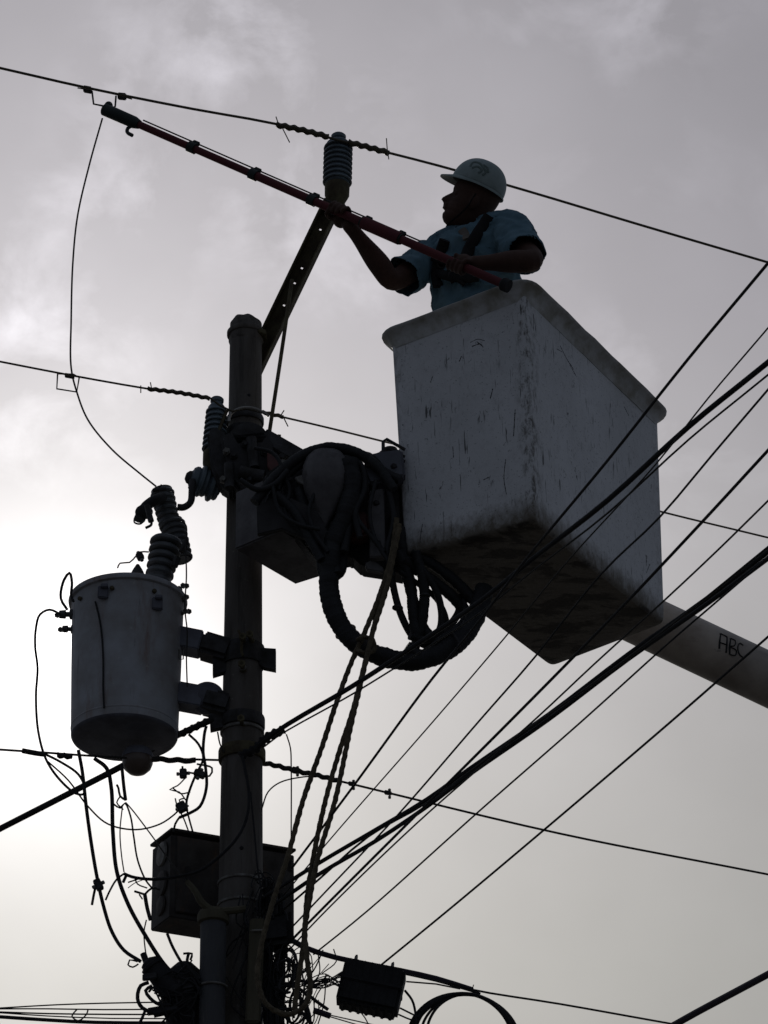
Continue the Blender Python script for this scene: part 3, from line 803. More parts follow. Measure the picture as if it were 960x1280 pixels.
# drain bowl beneath the tank
c = PY(172, 947, TY)
bw = thing('glass_bowl', c, 'small rounded amber bowl hanging under the tank', 'lamp')
mb = MB(); lathe(mb, c+Vector((0, 0, .03)), (0, 0, -1), [(0, .05), (.02, .06), (.035, .0605)], 28); obj('neck_ring', mb, M['tankbase'], bw)
mb = MB(); lathe(mb, c+Vector((0, 0, -.005)), (0, 0, -1), [(0, .058), (.02, .059), (.04, .052), (.058, .034), (.066, .012)], 28); obj('bowl', mb, M['glassy'], bw)
# two mounting arms to the pole
def px_beam(name, a, b, Y, hpx, dy, m, parent, bev=.004, Y2=None):
    A_, B_ = PY(*a, Y), PY(*b, Y if Y2 is None else Y2)
    d = (B_-A_).normalized(); up = d.cross(yv).normalized()
    mb = MB(); beam(mb, A_, B_, up*(hpx/2*PXM(A_)/.87), yv*dy, bev)
    return obj(name, mb, M[m], parent)
px_beam('mounting_arm', (222, 800), (252, 806), TY, 24, .045, 'tankbase', tr)
px_beam('arm_sleeve', (250, 806), (290, 818), TY, 26, .055, 'darksteel', tr, .016)
px_beam('mounting_arm', (222, 870), (255, 876), TY, 25, .045, 'tankbase', tr)
px_beam('arm_sleeve', (252, 876), (290, 886), TY, 24, .055, 'darksteel', tr, .016)
mb = MB(); c = PY(259, 873, TY); ball(mb, c, (.068, .052, .068), 24, 16); obj('round_gusset', mb, M['tankbase'], tr)
mb = MB(); tube(mb, [PY(*q, TY-.06) for q in ((224, 812), (224, 824), (229, 824), (229, 812))], .003, 6); obj('small_hook', mb, M['galv'], tr)

# ------------------------------------------------------------------ fuse cutout above the tank
fc = thing('fuse_cutout', PY(215, 690, 11.9), 'crooked ribbed fuse cutout above the transformer bushing', 'fuse cutout')
def stack(a, b, ra, rb, n, core=.72, Y=11.9):
    A_, B_ = PY(*a, Y), PY(*b, Y); d = (B_-A_); L_ = d.length; d.normalize()
    ra *= PXM(A_); rb *= PXM(A_)
    mb = MB(); lathe(mb, A_, d, [(0, ra*.7), (L_*.5, (ra+rb)/2*core), (L_, rb*.7)], 20); obj('core', mb, M['porc2'], fc)
    for i in range(n):
        r_ = ra+(rb-ra)*i/max(1, n-1); dh = L_/n
        mb = MB(); lathe(mb, A_+d*(dh*i), d, [(0, r_*core), (dh*.1, r_*.97), (dh*.35, r_), (dh*.8, r_*.85), (dh, r_*core)], 24, cap=False); obj('shed', mb, M['porc2'], fc)
stack((228, 700), (214, 652), 14, 17, 7, .86, 12.06)
stack((212, 656), (202, 613), 14, 15.5, 6, .88, 12.06)
mb = MB(); ball(mb, PY(212, 654, 12.06), (.042, .042, .03)); obj('centre_clamp', mb, M['darksteel'], fc)
mb = MB(); tube(mb, smooth_path([PY(202, 622, 12.0), PY(192, 626, 11.96), PY(183, 633, 11.94), PY(177, 643, 11.94), PY(174, 650, 11.94)], .01), .027, 12, flat=.8); obj('fuse_hood', mb, M['rubber'], fc)
mb = MB(); ball(mb, PY(180, 640, 11.93), (.036, .03, .030)); obj('fuse_tip', mb, M['rubber'], fc)
mb = MB(); tube(mb, smooth_path([PY(184, 632, 11.85), PY(187, 645, 11.84), PY(189, 652, 11.84)], .01), .012, 8); obj('latch_arm', mb, M['darksteel'], fc)
mb = MB(); tube(mb, smooth_path([PY(168, 648, 11.84), PY(168, 653, 11.84), PY(175, 655, 11.84), PY(181, 650, 11.84)], .008), .0035, 6); obj('pull_ring', mb, M['darksteel'], fc)
mb = MB(); tube(mb, smooth_path([PY(189, 650, 11.84), PY(189, 656, 11.84), PY(182, 660, 11.84)], .008), .0055, 6); obj('hook', mb, M['darksteel'], fc)
mb = MB(); tube(mb, [PY(191, 613, 11.88), PY(208, 611, 11.88)], .008, 8); tube(mb, [PY(196, 612, 11.88), PY(202, 606, 11.88)], .004, 6); obj('top_clip', mb, M['darksteel'], fc)
mb = MB(); tube(mb, [PY(227, 690, 11.88), PY(233, 676, 11.88)], .012, 8); tube(mb, [PY(222, 697, 11.88), PY(218, 708, 11.88)], .014, 8); obj('bottom_contact', mb, M['darksteel'], fc)
# short rod and side-on insulator between cutout and pole
mb = MB(); tube(mb, smooth_path([PY(222, 634, 11.9), PY(230, 634, 11.9), PY(238, 628, 11.9), (PY(240, 612, 11.9)), PY(241, 600, 11.9)], .01), .014, 10)
tag(obj('hanger_rod', mb, M['darksteel']), 'crooked rod joining the cutout to the side mounted insulator', 'bracket')
hi = thing('side_insulator', PY(262, 612, 11.94), 'short side mounted disc insulator pointing away from the pole', 'insulator')
A_, B_ = PY(276, 610, 11.97), PY(238, 597, 11.93); d = (B_-A_); L_ = d.length; d.normalize()
mb = MB(); lathe(mb, A_, d, [(0, .03), (L_*.1, .052), (L_*.9, .05), (L_, .03)], 24); obj('core', mb, M['porc'], hi)
for i, (h, r_) in enumerate(((.04, .058), (.20, .070), (.42, .060), (.56, .066), (.74, .054))):
    mb = MB(); lathe(mb, A_+d*(L_*h), d, [(0, .044), (.001, r_*.9), (.008, r_), (.018, r_*.97), (.028, .044)], 28, cap=False); obj('shed', mb, M['porc'], hi)
mb = MB(); lathe(mb, B_-d*.01, d, [(0, .026), (.006, .03), (.02, .026), (.03, .014)], 16); obj('end_cap', mb, M['darksteel'], hi)

# ------------------------------------------------------------------ hardware clump on the pole below its top
cl_ = thing('crossarm_bracket', PY(300, 590, 11.9), 'dark clamp and arm hardware bolted round the pole above the lift head', 'bracket')
def blob(name, pxs, Y, dy, m, parent, bev=.01):
    a = [PY(*c, Y) for c in pxs]; k = len(a)
    bm = bmesh.new()
    f0 = [bm.verts.new(p-yv*dy) for p in a]; f1 = [bm.verts.new(p+yv*dy) for p in a]
    bm.faces.new(f0[::-1]); bm.faces.new(f1)
    for i in range(k): bm.faces.new((f0[i], f0[(i+1) % k], f1[(i+1) % k], f1[i]))
    bmesh.ops.recalc_face_normals(bm, faces=bm.faces)
    if bev: bmesh.ops.bevel(bm, geom=bm.edges[:], offset=bev, segments=3, affect='EDGES')
    bm.verts.index_update()
    mb = MB(); mb.add([v.co.copy() for v in bm.verts], [tuple(v.index for v in f.verts) for f in bm.faces]); bm.free()
    return obj(name, mb, M[m], parent)
blob('side_cheek', [(259, 545), (272, 538), (284, 548), (292, 575), (296, 612), (290, 622), (274, 612), (264, 590)], 11.9, .045, 'darksteel', cl_, .012)
blob('saddle', [(276, 552), (300, 540), (332, 545), (345, 560), (352, 600), (330, 626), (300, 622), (282, 600)], 11.87, .05, 'grpdark', cl_, .015)
blob('saddle_cap', [(286, 545), (300, 532), (325, 534), (338, 548), (330, 560), (296, 562)], 11.85, .03, 'darksteel', cl_, .01)
for a, b, r_ in (((286, 580), (287, 610), .02), ((314, 548), (318, 585), .022), ((300, 590), (330, 596), .026)):
    mb = MB(); tube(mb, [PY(*a, 11.81), PY(*b, 11.81)], r_, 12); obj('pin', mb, M['darksteel'], cl_)
for px_, py_ in ((283, 565), (292, 570), (306, 556), (330, 566), (322, 608), (279, 600), (341, 583), (312, 600), (352, 572)):
    mb = MB(); lathe(mb, PY(px_, py_, 11.82), (0.1, -1, -.3), [(0, .016), (.014, .016), (.015, .009), (.03, .008)], 6); obj('bolt_head', mb, M['galv' if px_ % 2 else 'darksteel'], cl_)
mb = MB(); beam(mb, PY(330, 548, 11.86), PY(400, 588, 11.84), Vector((0, .03, .0)), Vector((0.012, 0, .03)), .004); obj('short_beam', mb, M['darksteel'], cl_)
mb = MB(); bolt(mb, PY(340, 546, 11.85), (1, 0, -.1), .07, .007); obj('through_bolt', mb, M['rust'], cl_)
blob('red_cover', [(334, 566), (346, 572), (352, 592), (342, 596), (334, 584)], 11.80, .012, 'reddark', cl_, .004)
blob('pale_wedge', [(352, 574), (362, 580), (355, 592), (350, 586)], 11.79, .01, 'galv', cl_, .003)

# ------------------------------------------------------------------ aerial lift: bucket, boom, head, hoses
lift_base = PY(600, 700, 11.9)
lift = thing('aerial_lift', lift_base, 'white lift bucket with boom, machinery and black hoses', 'bucket lift')
zb = PY(668, 652, 11.4).z
q = [PZ(*p, zb) for p in ((505, 697), (668, 652), (832, 782), (690, 836))]
bA, bB, bC, bD = q
tA = PY(488, 420, bA.y-.004); tB = PY(655.5, 356, bB.y-.004); tC = PY(823, 518, bC.y)
tD = tA+tC-tB + (bD-(bA+bC-bB))*.9
def rq(quad, rc, ns=14, na=7):
    # quadrilateral ring with rounded corners: list of (point, distance to nearest corner, index of that corner)
    out = []; k = 4
    for i in range(4):
        p = quad[i]; a = quad[i-1]; b = quad[(i+1) % 4]
        da = (a-p).normalized(); db = (b-p).normalized()
        s_ = p+da*rc; e__ = p+db*rc
        for j in range(na):
            t = j/(na-1)
            out.append(((s_*(1-t)**2+p*2*t*(1-t)+e__*t*t), 0.0, i))
        nx = quad[(i+1) % 4]
        e2 = nx+(p-nx).normalized()*rc
        Ls = (e2-e__).length
        for j in range(1, ns):
            t = j/ns
            d0 = Ls*t; d1 = Ls*(1-t)
            out.append((e__.lerp(e2, t), min(d0, d1), i if d0 < d1 else (i+1) % 4))
    return out
ctr_b = (bA+bB+bC+bD)/4; ctr_t = (tA+tB+tC+tD)/4
def quad_at(t, shrink=0.0):
    qq = [bA.lerp(tA, t), bB.lerp(tB, t), bC.lerp(tC, t), bD.lerp(tD, t)]
    c = sum(qq, Vector())/4
    return [p + (c-p).normalized()*shrink for p in qq]
rings = []; grime = []
def push(quad, rc, dz=0, tval=0, mult=1):
    rr = rq(quad, rc)
    rings.append([p+Vector((0, 0, dz)) for p, _, _ in rr])
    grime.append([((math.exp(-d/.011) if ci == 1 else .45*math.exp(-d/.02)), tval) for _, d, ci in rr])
push(quad_at(0, .20), .02, 0, 0); push(quad_at(0, .07), .03, 0, 0)
push(quad_at(0, .022), .04, .002, 0); push(quad_at(0, .006), .030, .011, .0); push(quad_at(0, 0), .024, .026, .02)
for i in range(1, 25):
    push(quad_at(i/24*.97+.02), .020, 0, i/24)
nr = len(rings[0])
mb = MB(); v = []; f = []
for r_ in rings: v += r_
m_ = len(rings)
outer_n = m_
# inner wall
for i in range(24, -1, -4):
    rr = rq(quad_at(i/24*.97+.02, .012), .04)
    rings.append([p+Vector((0, 0, .012 if i == 0 else 0)) for p, _, _ in rr]); v += rings[-1]; grime.append([(.3, .5)]*nr)
for i in range(len(rings)-1):
    for k in range(nr):
        a = i*nr+k; b = i*nr+(k+1) % nr
        f.append((a, b, b+nr, a+nr))
f.append(tuple(range(nr-1, -1, -1)))
f.append(tuple((len(rings)-1)*nr+k for k in range(nr)))
mb.add(v, f)
# bucket paint: chalky white gel coat, vertical scuffs, grime along corner and floor
bm_ = bpy.data.materials.new('chalky_white_gelcoat'); bm_.use_nodes = True
t = bm_.node_tree; b = t.nodes['Principled BSDF']; b.inputs['Roughness'].default_value = .62; b.inputs['Specular IOR Level'].default_value = .3
co = N(t, 'ShaderNodeTexCoord')
def tnoise(scale, stretch=(1, 1, 1), detail=6, rough=.6, dist=0, loc=(0, 0, 0)):
    mp = N(t, 'ShaderNodeMapping'); mp.inputs['Scale'].default_value = stretch; mp.inputs['Location'].default_value = loc
    t.links.new(co.outputs['Object'], mp.inputs[0])
    n = N(t, 'ShaderNodeTexNoise'); n.inputs['Scale'].default_value = scale; n.inputs['Detail'].default_value = detail; n.inputs['Roughness'].default_value = rough; n.inputs['Distortion'].default_value = dist
    t.links.new(mp.outputs[0], n.inputs[0]); return n.outputs[0]
def rng(x, a, b_, c=0, d=1):
    n = N(t, 'ShaderNodeMapRange'); t.links.new(x, n.inputs[0])
    for i, vv in enumerate((a, b_, c, d)): n.inputs[i+1].default_value = vv
    return n.outputs[0]
at = N(t, 'ShaderNodeAttribute', attribute_name='edge_grime'); at2 = N(t, 'ShaderNodeAttribute', attribute_name='height')
basec = mixc(t, rng(tnoise(3, (1, 1, .6)), .3, .7), (.58, .59, .61), (.70, .71, .74))
basec = mixc(t, rng(tnoise(26, (1, 1, .8), 8, .7), .5, .75, 0, .35), basec, (.30, .30, .31))
scr = math_n(t, 'MULTIPLY', rng(tnoise(24, (1.5, 1.5, .75), 6, .7, 1.2), .63, .67), rng(tnoise(5, (1, 1, 1), 2, .5, 0, (3, 1, 2)), .48, .60))
scr2 = math_n(t, 'MULTIPLY', rng(tnoise(34, (3, 3, .25), 3, .5, .5, (5, 2, 1)), .63, .67), rng(tnoise(6, (1, 1, 1), 2, .5, 0, (1, 7, 2)), .45, .6))
scr3 = math_n(t, 'MULTIPLY', rng(tnoise(40, (1, 1, 1), 5, .6, 2.5, (8, 2, 7)), .635, .67), rng(tnoise(8, (1, 1, 1), 2, .5, 0, (4, 4, 2)), .46, .6, 0, .8))
scr = math_n(t, 'MAXIMUM', scr, scr3)
pit = rng(tnoise(110, (1, 1, 1), 3, .5), .655, .69, 0, .6)
scratch = math_n(t, 'MAXIMUM', math_n(t, 'MAXIMUM', scr, scr2), pit)
basec = mixc(t, math_n(t, 'MULTIPLY', scratch, .92), basec, (.07, .07, .07))
# corner grime
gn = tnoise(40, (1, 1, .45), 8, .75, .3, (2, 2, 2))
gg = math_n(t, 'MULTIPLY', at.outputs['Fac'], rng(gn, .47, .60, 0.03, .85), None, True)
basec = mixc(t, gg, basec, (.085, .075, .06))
# grime creeping up from the floor
low = rng(math_n(t, 'ADD', at2.outputs['Fac'], math_n(t, 'MULTIPLY', math_n(t, 'SUBTRACT', tnoise(30, (1, 1, .6), 8, .75), .5), .17)), .015, .10, 1, 0)
basec = mixc(t, math_n(t, 'MULTIPLY', low, .92, None, True), basec, (.125, .105, .078))
fl = rng(at2.outputs['Fac'], -.001, .012, 1, 0)
blot = math_n(t, 'MAXIMUM', rng(tnoise(6, (.7, 1.5, 1), 8, .64, .4, (9, 2, 1)), .49, .56, 0, .9), rng(tnoise(34, (.5, 1.8, 1), 6, .7, .2, (9, 2, 1)), .52, .66, 0, .6))
basec = mixc(t, math_n(t, 'MULTIPLY', fl, blot), basec, (.022, .018, .014))
t.links.new(basec, b.inputs['Base Color'])
bp = N(t, 'ShaderNodeBump'); bp.inputs['Strength'].default_value = .35; bp.inputs['Distance'].default_value = .004
t.links.new(math_n(t, 'ADD', math_n(t, 'MULTIPLY', scratch, -.6), tnoise(60, (1, 1, 1), 5)), bp.inputs['Height']); t.links.new(bp.outputs[0], b.inputs['Normal'])
M['bucket'] = bm_
bo_ = obj('bucket', mb, M['bucket'], lift, origin=Vector((bB.x, bB.y, zb)))
me = bo_.data
a1 = me.attributes.new('edge_grime', 'FLOAT', 'POINT'); a2 = me.attributes.new('height', 'FLOAT', 'POINT')
gl = [x for r_ in grime for x in r_]
a1.data.foreach_set('value', [x[0] for x in gl]); a2.data.foreach_set('value', [x[1] for x in gl])
BUCK = bvh_of(mb)
for sc_px in ([(588, 428), (597, 424), (606, 426)], [(590, 433), (600, 430), (604, 434)], [(596, 427), (601, 431)], [(700, 432), (708, 448), (717, 462)], [(712, 456), (720, 470)], [(696, 436), (703, 440)], [(528, 655), (526, 668), (525, 678)],
              [(616, 486), (613, 498)], [(632, 574), (630, 598), (633, 618)], [(604, 600), (612, 596)], [(566, 558), (567, 572)], [(644, 512), (642, 545)], [(780, 508), (786, 520)], [(577, 445), (574, 452)], [(812, 705), (808, 716)], [(538, 478), (541, 470)]):
    p_ = [onto(BUCK, a, b, .0005) for a, b in sc_px]
    if all(p_):
        ms_ = MB(); pp_ = smooth_path(p_, .004); sd_ = random.random()*50
        tube(ms_, pp_, .0032, 6, rad=lambda i, s: .25+1.1*abs(noise.noise(Vector((s*160, sd_, 0)))), nref=Vector((0, -1, 0)), flat=.3); obj('scrape_mark', ms_, M['ink'], bo_)
# rolled rim
mb = MB(); v = []; f = []
prof = [(-.003, -.066), (.001, -.056), (.005, -.044), (.012, -.030), (.023, -.017), (.035, -.009), (.043, -.004), (.045, .002), (.040, .008), (.022, .011), (-.002, .011), (-.016, .004), (-.016, -.03), (-.014, -.06)]
tq = [tA, tB, tC, tD]; tcen = sum(tq, Vector())/4
ring0 = rq([p for p in tq], .045, 14, 7)
for o_, dz in prof:
    for (p, _, _), in zip(ring0):
        pass
base_ring = [p for p, _, _ in ring0]; nb_ = len(base_ring)
nrm_out = []
for i in range(nb_):
    tg = base_ring[(i+1) % nb_]-base_ring[i-1]; tg.z = 0
    n_ = Vector((tg.y, -tg.x, 0)).normalized()
    if n_.dot(base_ring[i]-tcen) < 0: n_ = -n_
    nrm_out.append(n_)
for o_, dz in prof:
    for i in range(nb_):
        wob = .0025*noise.noise(base_ring[i]*9)
        v.append(base_ring[i]+nrm_out[i]*(o_+.004+wob)+Vector((0, 0, dz+wob)))
np_ = len(prof)
for j in range(np_):
    j2 = (j+1) % np_
    for i in range(nb_):
        i2 = (i+1) % nb_
        f.append((j*nb_+i, j*nb_+i2, j2*nb_+i2, j2*nb_+i))
mb.add(v, f)
M['rim'] = mat('grimy_rim_gelcoat', (.56, .57, .58), .65, 0, scale=14, col2=(.34, .33, .29), bump=.3, thr=(.35, .6))
rim_ = obj('rim', mb, M['rim'], bo_)
RIMB = bvh_of(mb)
# boom
bm0, bm1 = PY(470, 618, 12.42), PY(960, 849, 13.05)
bdir = (bm1-bm0).normalized()
bm2 = bm1+bdir*4.2
mb = MB(); tube(mb, [bm0, bm0+bdir*.3, PY(780, 764, 12.82), bm1, bm1+bdir*1.5, bm2], [.105, .11, .112, .113, .12, .13], 40); obj('boom', mb, M['boom'], lift); BOOM = bvh_of(mb)
# hand written letters on the boom
strokes = [[(899, 811), (899.5, 802), (900.5, 792)], [(900.5, 792), (908.5, 796)], [(908.5, 796), (908.5, 806), (907.5, 816)], [(899.5, 803), (908, 806)],
           [(913, 798), (912, 808), (912, 818)], [(913, 798), (919, 801), (918, 807), (912.5, 808)], [(913, 809), (920, 813), (919, 819), (912, 818)],
           [(929, 807), (925, 804), (922, 809), (924, 818), (930, 823)]]
for s_ in strokes:
    p = [onto(BOOM, a, b, .001) for a, b in s_]
    if all(p):
        mb = MB(); tube(mb, smooth_path(p, .006), .0046, 6, flat=.5); 
        o = obj('painted_letter_stroke', mb, M['ink'], lift)
# lift head machinery
def facebox(name, quad, h, Yc, m, parent, taper=0):
    # underside quad given as pixels at one height, walls rise by h
    zq = PY(*quad[1], Yc).z
    a = [PZ(*c, zq) for c in quad]
    bm = bmesh.new()
    lo = [bm.verts.new(p) for p in a]; hi_ = [bm.verts.new(p+Vector((0, 0, h))) for p in a]
    bm.faces.new(lo[::-1]); bm.faces.new(hi_)
    for i in range(4): bm.faces.new((lo[i], lo[(i+1) % 4], hi_[(i+1) % 4], hi_[i]))
    bmesh.ops.recalc_face_normals(bm, faces=bm.faces)
    bmesh.ops.bevel(bm, geom=bm.edges[:], offset=.006, segments=2, affect='EDGES')
    bm.verts.index_update()
    mb = MB(); mb.add([v.co.copy() for v in bm.verts], [tuple(v.index for v in f.verts) for f in bm.faces]); bm.free()
    return obj(name, mb, M[m], parent)
facebox('lower_guard', [(293, 687), (352, 662), (432, 711), (369, 731)], .26, 11.62, 'grp', lift)
blob('guard_dark_slab', [(321, 634), (352, 618), (398, 640), (420, 690), (352, 663), (322, 670)], 11.585, .012, 'grpdark', lift, .004)  # near-black slab laid over the guard in place of a dark hollow
blob('turret_plate', [(330, 600), (372, 572), (400, 575), (420, 620), (425, 700), (400, 712), (360, 660), (325, 640)], 11.68, .05, 'grpdark', lift, .012)
# rounded sheave cover, a drop shape
mb = MB(); v = []; f = []; sd = 28
c0 = PY(409, 562, 11.6); c1 = PY(404, 664, 11.6); dA = (c1-c0); LA = dA.length; dA.normalize(); sA = dA.cross(yv).normalized()
drop = [(0, .02), (.03, .42), (.08, .68), (.16, .88), (.26, .98), (.38, 1.0), (.52, .88), (.66, .66), (.8, .40), (.92, .17), (1, .02)]
for h, r_ in drop:
    for k in range(sd):
        a = 2*PI*k/sd
        cc_, ss_ = math.cos(a), math.sin(a)
        e1 = math.copysign(abs(cc_)**.75, cc_); e2 = math.copysign(abs(ss_)**.75, ss_)
        v.append(c0+dA*(LA*h)+sA*(e1*r_*.094)+yv*(e2*r_*.085))
for i in range(len(drop)-1):
    for k in range(sd):
        a = i*sd+k; b_ = i*sd+(k+1) % sd
        f.append((a, b_, b_+sd, a+sd))
f.append(tuple(range(sd-1, -1, -1))); f.append(tuple((len(drop)-1)*sd+k for k in range(sd)))
mb.add(v, f); obj('sheave_cover', mb, M['grp'], lift)
M['grp2'] = mat('faded_blue_grey_paint', (.12, .125, .15), .6, 0, bump=.2)
blob('pivot_head', [(456, 580), (470, 574), (503, 570), (507, 604), (462, 615), (455, 600)], 11.66, .06, 'grp2', lift, .01)
blob('pivot_body', [(440, 600), (502, 600), (506, 700), (500, 712), (470, 700), (452, 690), (428, 690), (436, 640)], 11.78, .10, 'grpdark', lift, .015)
blob('bucket_bracket', [(462, 616), (480, 613), (482, 698), (462, 700)], 11.62, .02, 'grp', lift, .004)
blob('swivel_motor', [(428, 656), (440, 646), (460, 644), (464, 672), (446, 678), (430, 672)], 11.66, .04, 'reddark', lift, .012)
blob('lower_flange', [(424, 686), (456, 686), (478, 694), (506, 700), (506, 724), (478, 718), (452, 714), (440, 702), (428, 704)], 11.74, .05, 'grpdark', lift, .008)
blob('flange_tip', [(456, 706), (466, 701), (480, 712), (478, 717), (458, 714)], 11.64, .014, 'grp', lift, .004)
for px_, py_ in ((470, 588), (492, 584), (445, 612), (470, 630), (472, 680), (340, 615), (362, 600), (386, 680), (350, 640), (447, 660)):
    mb = MB(); lathe(mb, PY(px_, py_, 11.61), (0.1, -1, -.3), [(0, .014), (.013, .014), (.014, .008), (.024, .007)], 6); obj('bolt_head', mb, M['darksteel'], lift)
mb = MB(); lathe(mb, PY(488, 574, 11.7), (0, 0, 1), [(0, .05), (.02, .05), (.022, .03), (.045, .028), (.05, .018)], 16); obj('hydraulic_fitting', mb, M['darksteel'], lift)
mb = MB(); tube(mb, [PY(*p, 11.63) for p in ((479, 570), (479, 552), (483, 549), (506, 562))], .007, 8); tube(mb, [PY(*p, 11.63) for p in ((484, 560), (506, 571))], .006, 8); tube(mb, [PY(*p, 11.63) for p in ((479, 566), (506, 577))], .006, 8); obj('tie_down_frame', mb, M['darksteel'], lift)
blob('blue_knob', [(437, 610), (444, 608), (446, 615), (439, 617)], 11.6, .01, 'jeans', lift, .003)
blob('lamp_face', [(368, 598), (380, 594), (382, 608), (372, 604)], 11.58, .01, 'galv', lift, .003)
def hose(px, Y, wpx, corr=False, m='hose'):
    Ys = [Y]*len(px) if isinstance(Y, (int, float)) else [Y[0]+(Y[1]-Y[0])*i/(len(px)-1) for i in range(len(px))]
    pts = smooth_path([PY(a, b, y) for (a, b), y in zip(px, Ys)], .008 if corr else .02)
    mb = MB(); sd_ = random.random()*9
    rad = (lambda i, s: 1+.035*math.sin(s*2*PI/.021+2*noise.noise(Vector((s*9, sd_, 4))))+.13*noise.noise(Vector((s*32, sd_, 0)))) if corr else None
    tube(mb, pts, wpx/2*PXM(pts[0]), 14, rad=rad)
    return obj('hose', mb, M[m], lift)
for px_h, w_h in (([(452, 596), (444, 625), (448, 650), (462, 668), (480, 690)], 6), ([(470, 600), (462, 640), (470, 676), (488, 706)], 5), ([(486, 612), (492, 650), (484, 690), (490, 720)], 7),
                  ([(352, 590), (362, 612), (356, 640), (372, 662), (398, 680)], 6), ([(340, 604), (350, 640), (372, 655), (400, 662)], 5), ([(395, 612), (386, 640), (396, 670), (410, 690)], 5),
                  ([(300, 600), (322, 612), (342, 606), (360, 588)], 7), ([(318, 560), (340, 566), (352, 584), (348, 612)], 5), ([(430, 572), (450, 580), (456, 610), (444, 640), (450, 672)], 8)):
    hose(px_h, 11.56+random.uniform(-.02, .02), w_h)
hose([(436, 576), (440, 610), (432, 645), (416, 680), (411, 715), (413, 748), (426, 782), (448, 806), (478, 821), (510, 826), (545, 819), (575, 800), (594, 772), (606, 735)], (11.56, 11.7), 25, True)
hose([(318, 628), (345, 595), (378, 569), (412, 559), (446, 566), (474, 586), (492, 612)], 11.57, 13, True)
hose([(330, 640), (352, 602), (385, 574), (415, 563), (440, 574), (452, 600), (440, 640), (430, 690)], (11.6, 11.58), 11, True)
hose([(440, 566), (462, 572), (480, 590), (500, 600)], 11.6, 12, True)
hose([(345, 618), (368, 640), (385, 670), (402, 700)], 11.57, 12)
hose([(372, 612), (385, 650), (405, 690), (412, 720)], 11.6, 14)
hose([(410, 640), (402, 690), (408, 722), (424, 716), (428, 680)], 11.62, 14)
hose([(420, 655), (416, 700), (420, 718)], 11.6, 16)
for px, w_ in (([(492, 640), (488, 690), (492, 735), (504, 775), (520, 800), (545, 812)], 9),
               ([(500, 660), (505, 705), (515, 745), (530, 785), (550, 812)], 13),
               ([(498, 690), (512, 725), (517, 770), (522, 805)], 14),
               ([(520, 690), (530, 735), (528, 775), (518, 812)], 13),
               ([(520, 700), (545, 738), (552, 770), (545, 812)], 9),
               ([(505, 700), (535, 722), (565, 745), (582, 765)], 15),
               ([(515, 690), (548, 710), (578, 735), (598, 758)], 14),
               ([(500, 715), (520, 728), (545, 748), (558, 775), (552, 815)], 7),
               ([(536, 722), (548, 757), (549, 780), (540, 800)], 4),
               ([(540, 720), (553, 755), (553, 778), (560, 800)], 3.5),
               ([(512, 795), (530, 800), (555, 788), (572, 768), (577, 745)], 10),
               ([(528, 822), (548, 800), (570, 785), (582, 768), (580, 750)], 7),
               ([(508, 808), (530, 822), (560, 812), (590, 785), (604, 755)], 14)):
    hose(px, (11.62+random.uniform(0, .05), 11.72+random.uniform(-.04, .06)), w_, w_ > 12)
for px_, py_, ax_ in ((497, 760, (.1, 0, 1)), (531, 745, (0, 0, 1)), (432, 790, (.5, 0, -1)), (570, 803, (1, 0, .5))):
    p = PY(px_, py_, 11.66); mb = MB(); torus(mb, p, ax_, .016 if px_ > 440 and px_ < 560 else .038, .006, 18, 6); obj('hose_clamp', mb, M['darksteel'], lift)

# ------------------------------------------------------------------ ropes
def rope(px, Y, wpx, label, name='hand_rope'):
    pts = smooth_path([PY(a, b, Y if isinstance(Y, (int, float)) else Y[0]+(Y[1]-Y[0])*i/(len(px)-1)) for i, (a, b) in enumerate(px)], .006)
    r = wpx/2*PXM(pts[0]); mb = MB(); sd_ = random.random()*20
    tube(mb, pts, r, 9, lobes=3, amp=.12, twist=2*PI/.036, rad=lambda i, s: 1+.10*noise.noise(Vector((s*45, sd_, 1))))
    # frayed fibres
    fr = frames(pts)
    for i in range(2, len(pts)-2, 2):
        a = random.uniform(0, 2*PI); t, n, b = fr[i]
        d = n*math.cos(a)+b*math.sin(a); w_ = random.uniform(.1, .45)*r
        p0 = pts[i]+d*r*.8; tp = p0+d*w_*1.2+t*random.uniform(-.6, .6)*r
        sd2 = t*.0022
        mb.add([p0-sd2, p0+sd2, tp, p0+b.cross(t)*.001], [(0, 1, 2), (1, 3, 2), (3, 0, 2)])
    return tag(obj(name, mb, M['rope']), label, 'rope')
rope([(496, 648), (488, 700), (474, 745), (456, 790), (438, 831), (420, 880), (402, 935), (379, 1000), (359, 1073), (342, 1124), (325, 1190), (322, 1225), (334, 1256), (360, 1268), (380, 1258), (388, 1235), (384, 1200), (381, 1165), (386, 1130), (396, 1078), (419, 1000), (438, 910), (455, 837), (466, 790), (482, 740), (499, 660)], (11.56, 11.5), 6.3, 'long looped hemp rope hanging from the lift head to the cable tangle')
rope([(499, 655), (490, 700), (472, 765), (461, 809), (441, 888), (424, 940), (407, 1000), (392, 1070), (384, 1121), (379, 1183), (372, 1230), (368, 1262)], (11.55, 11.6), 6.3, 'single hemp rope end hanging between the two sides of the rope loop')
mb = MB(); pk = PY(460, 802, 11.54)
tube(mb, smooth_path([PY(446, 800, 11.535), PY(455, 796, 11.52), PY(466, 800, 11.535), PY(468, 812, 11.535), PY(456, 816, 11.52), PY(445, 812, 11.535)], .006), .008, 8, lobes=3, amp=.2, twist=2*PI/.04)
tag(obj('rope_knot', mb, M['rope']), 'turn of rope binding the hanging ropes together at the hose loop', 'rope')

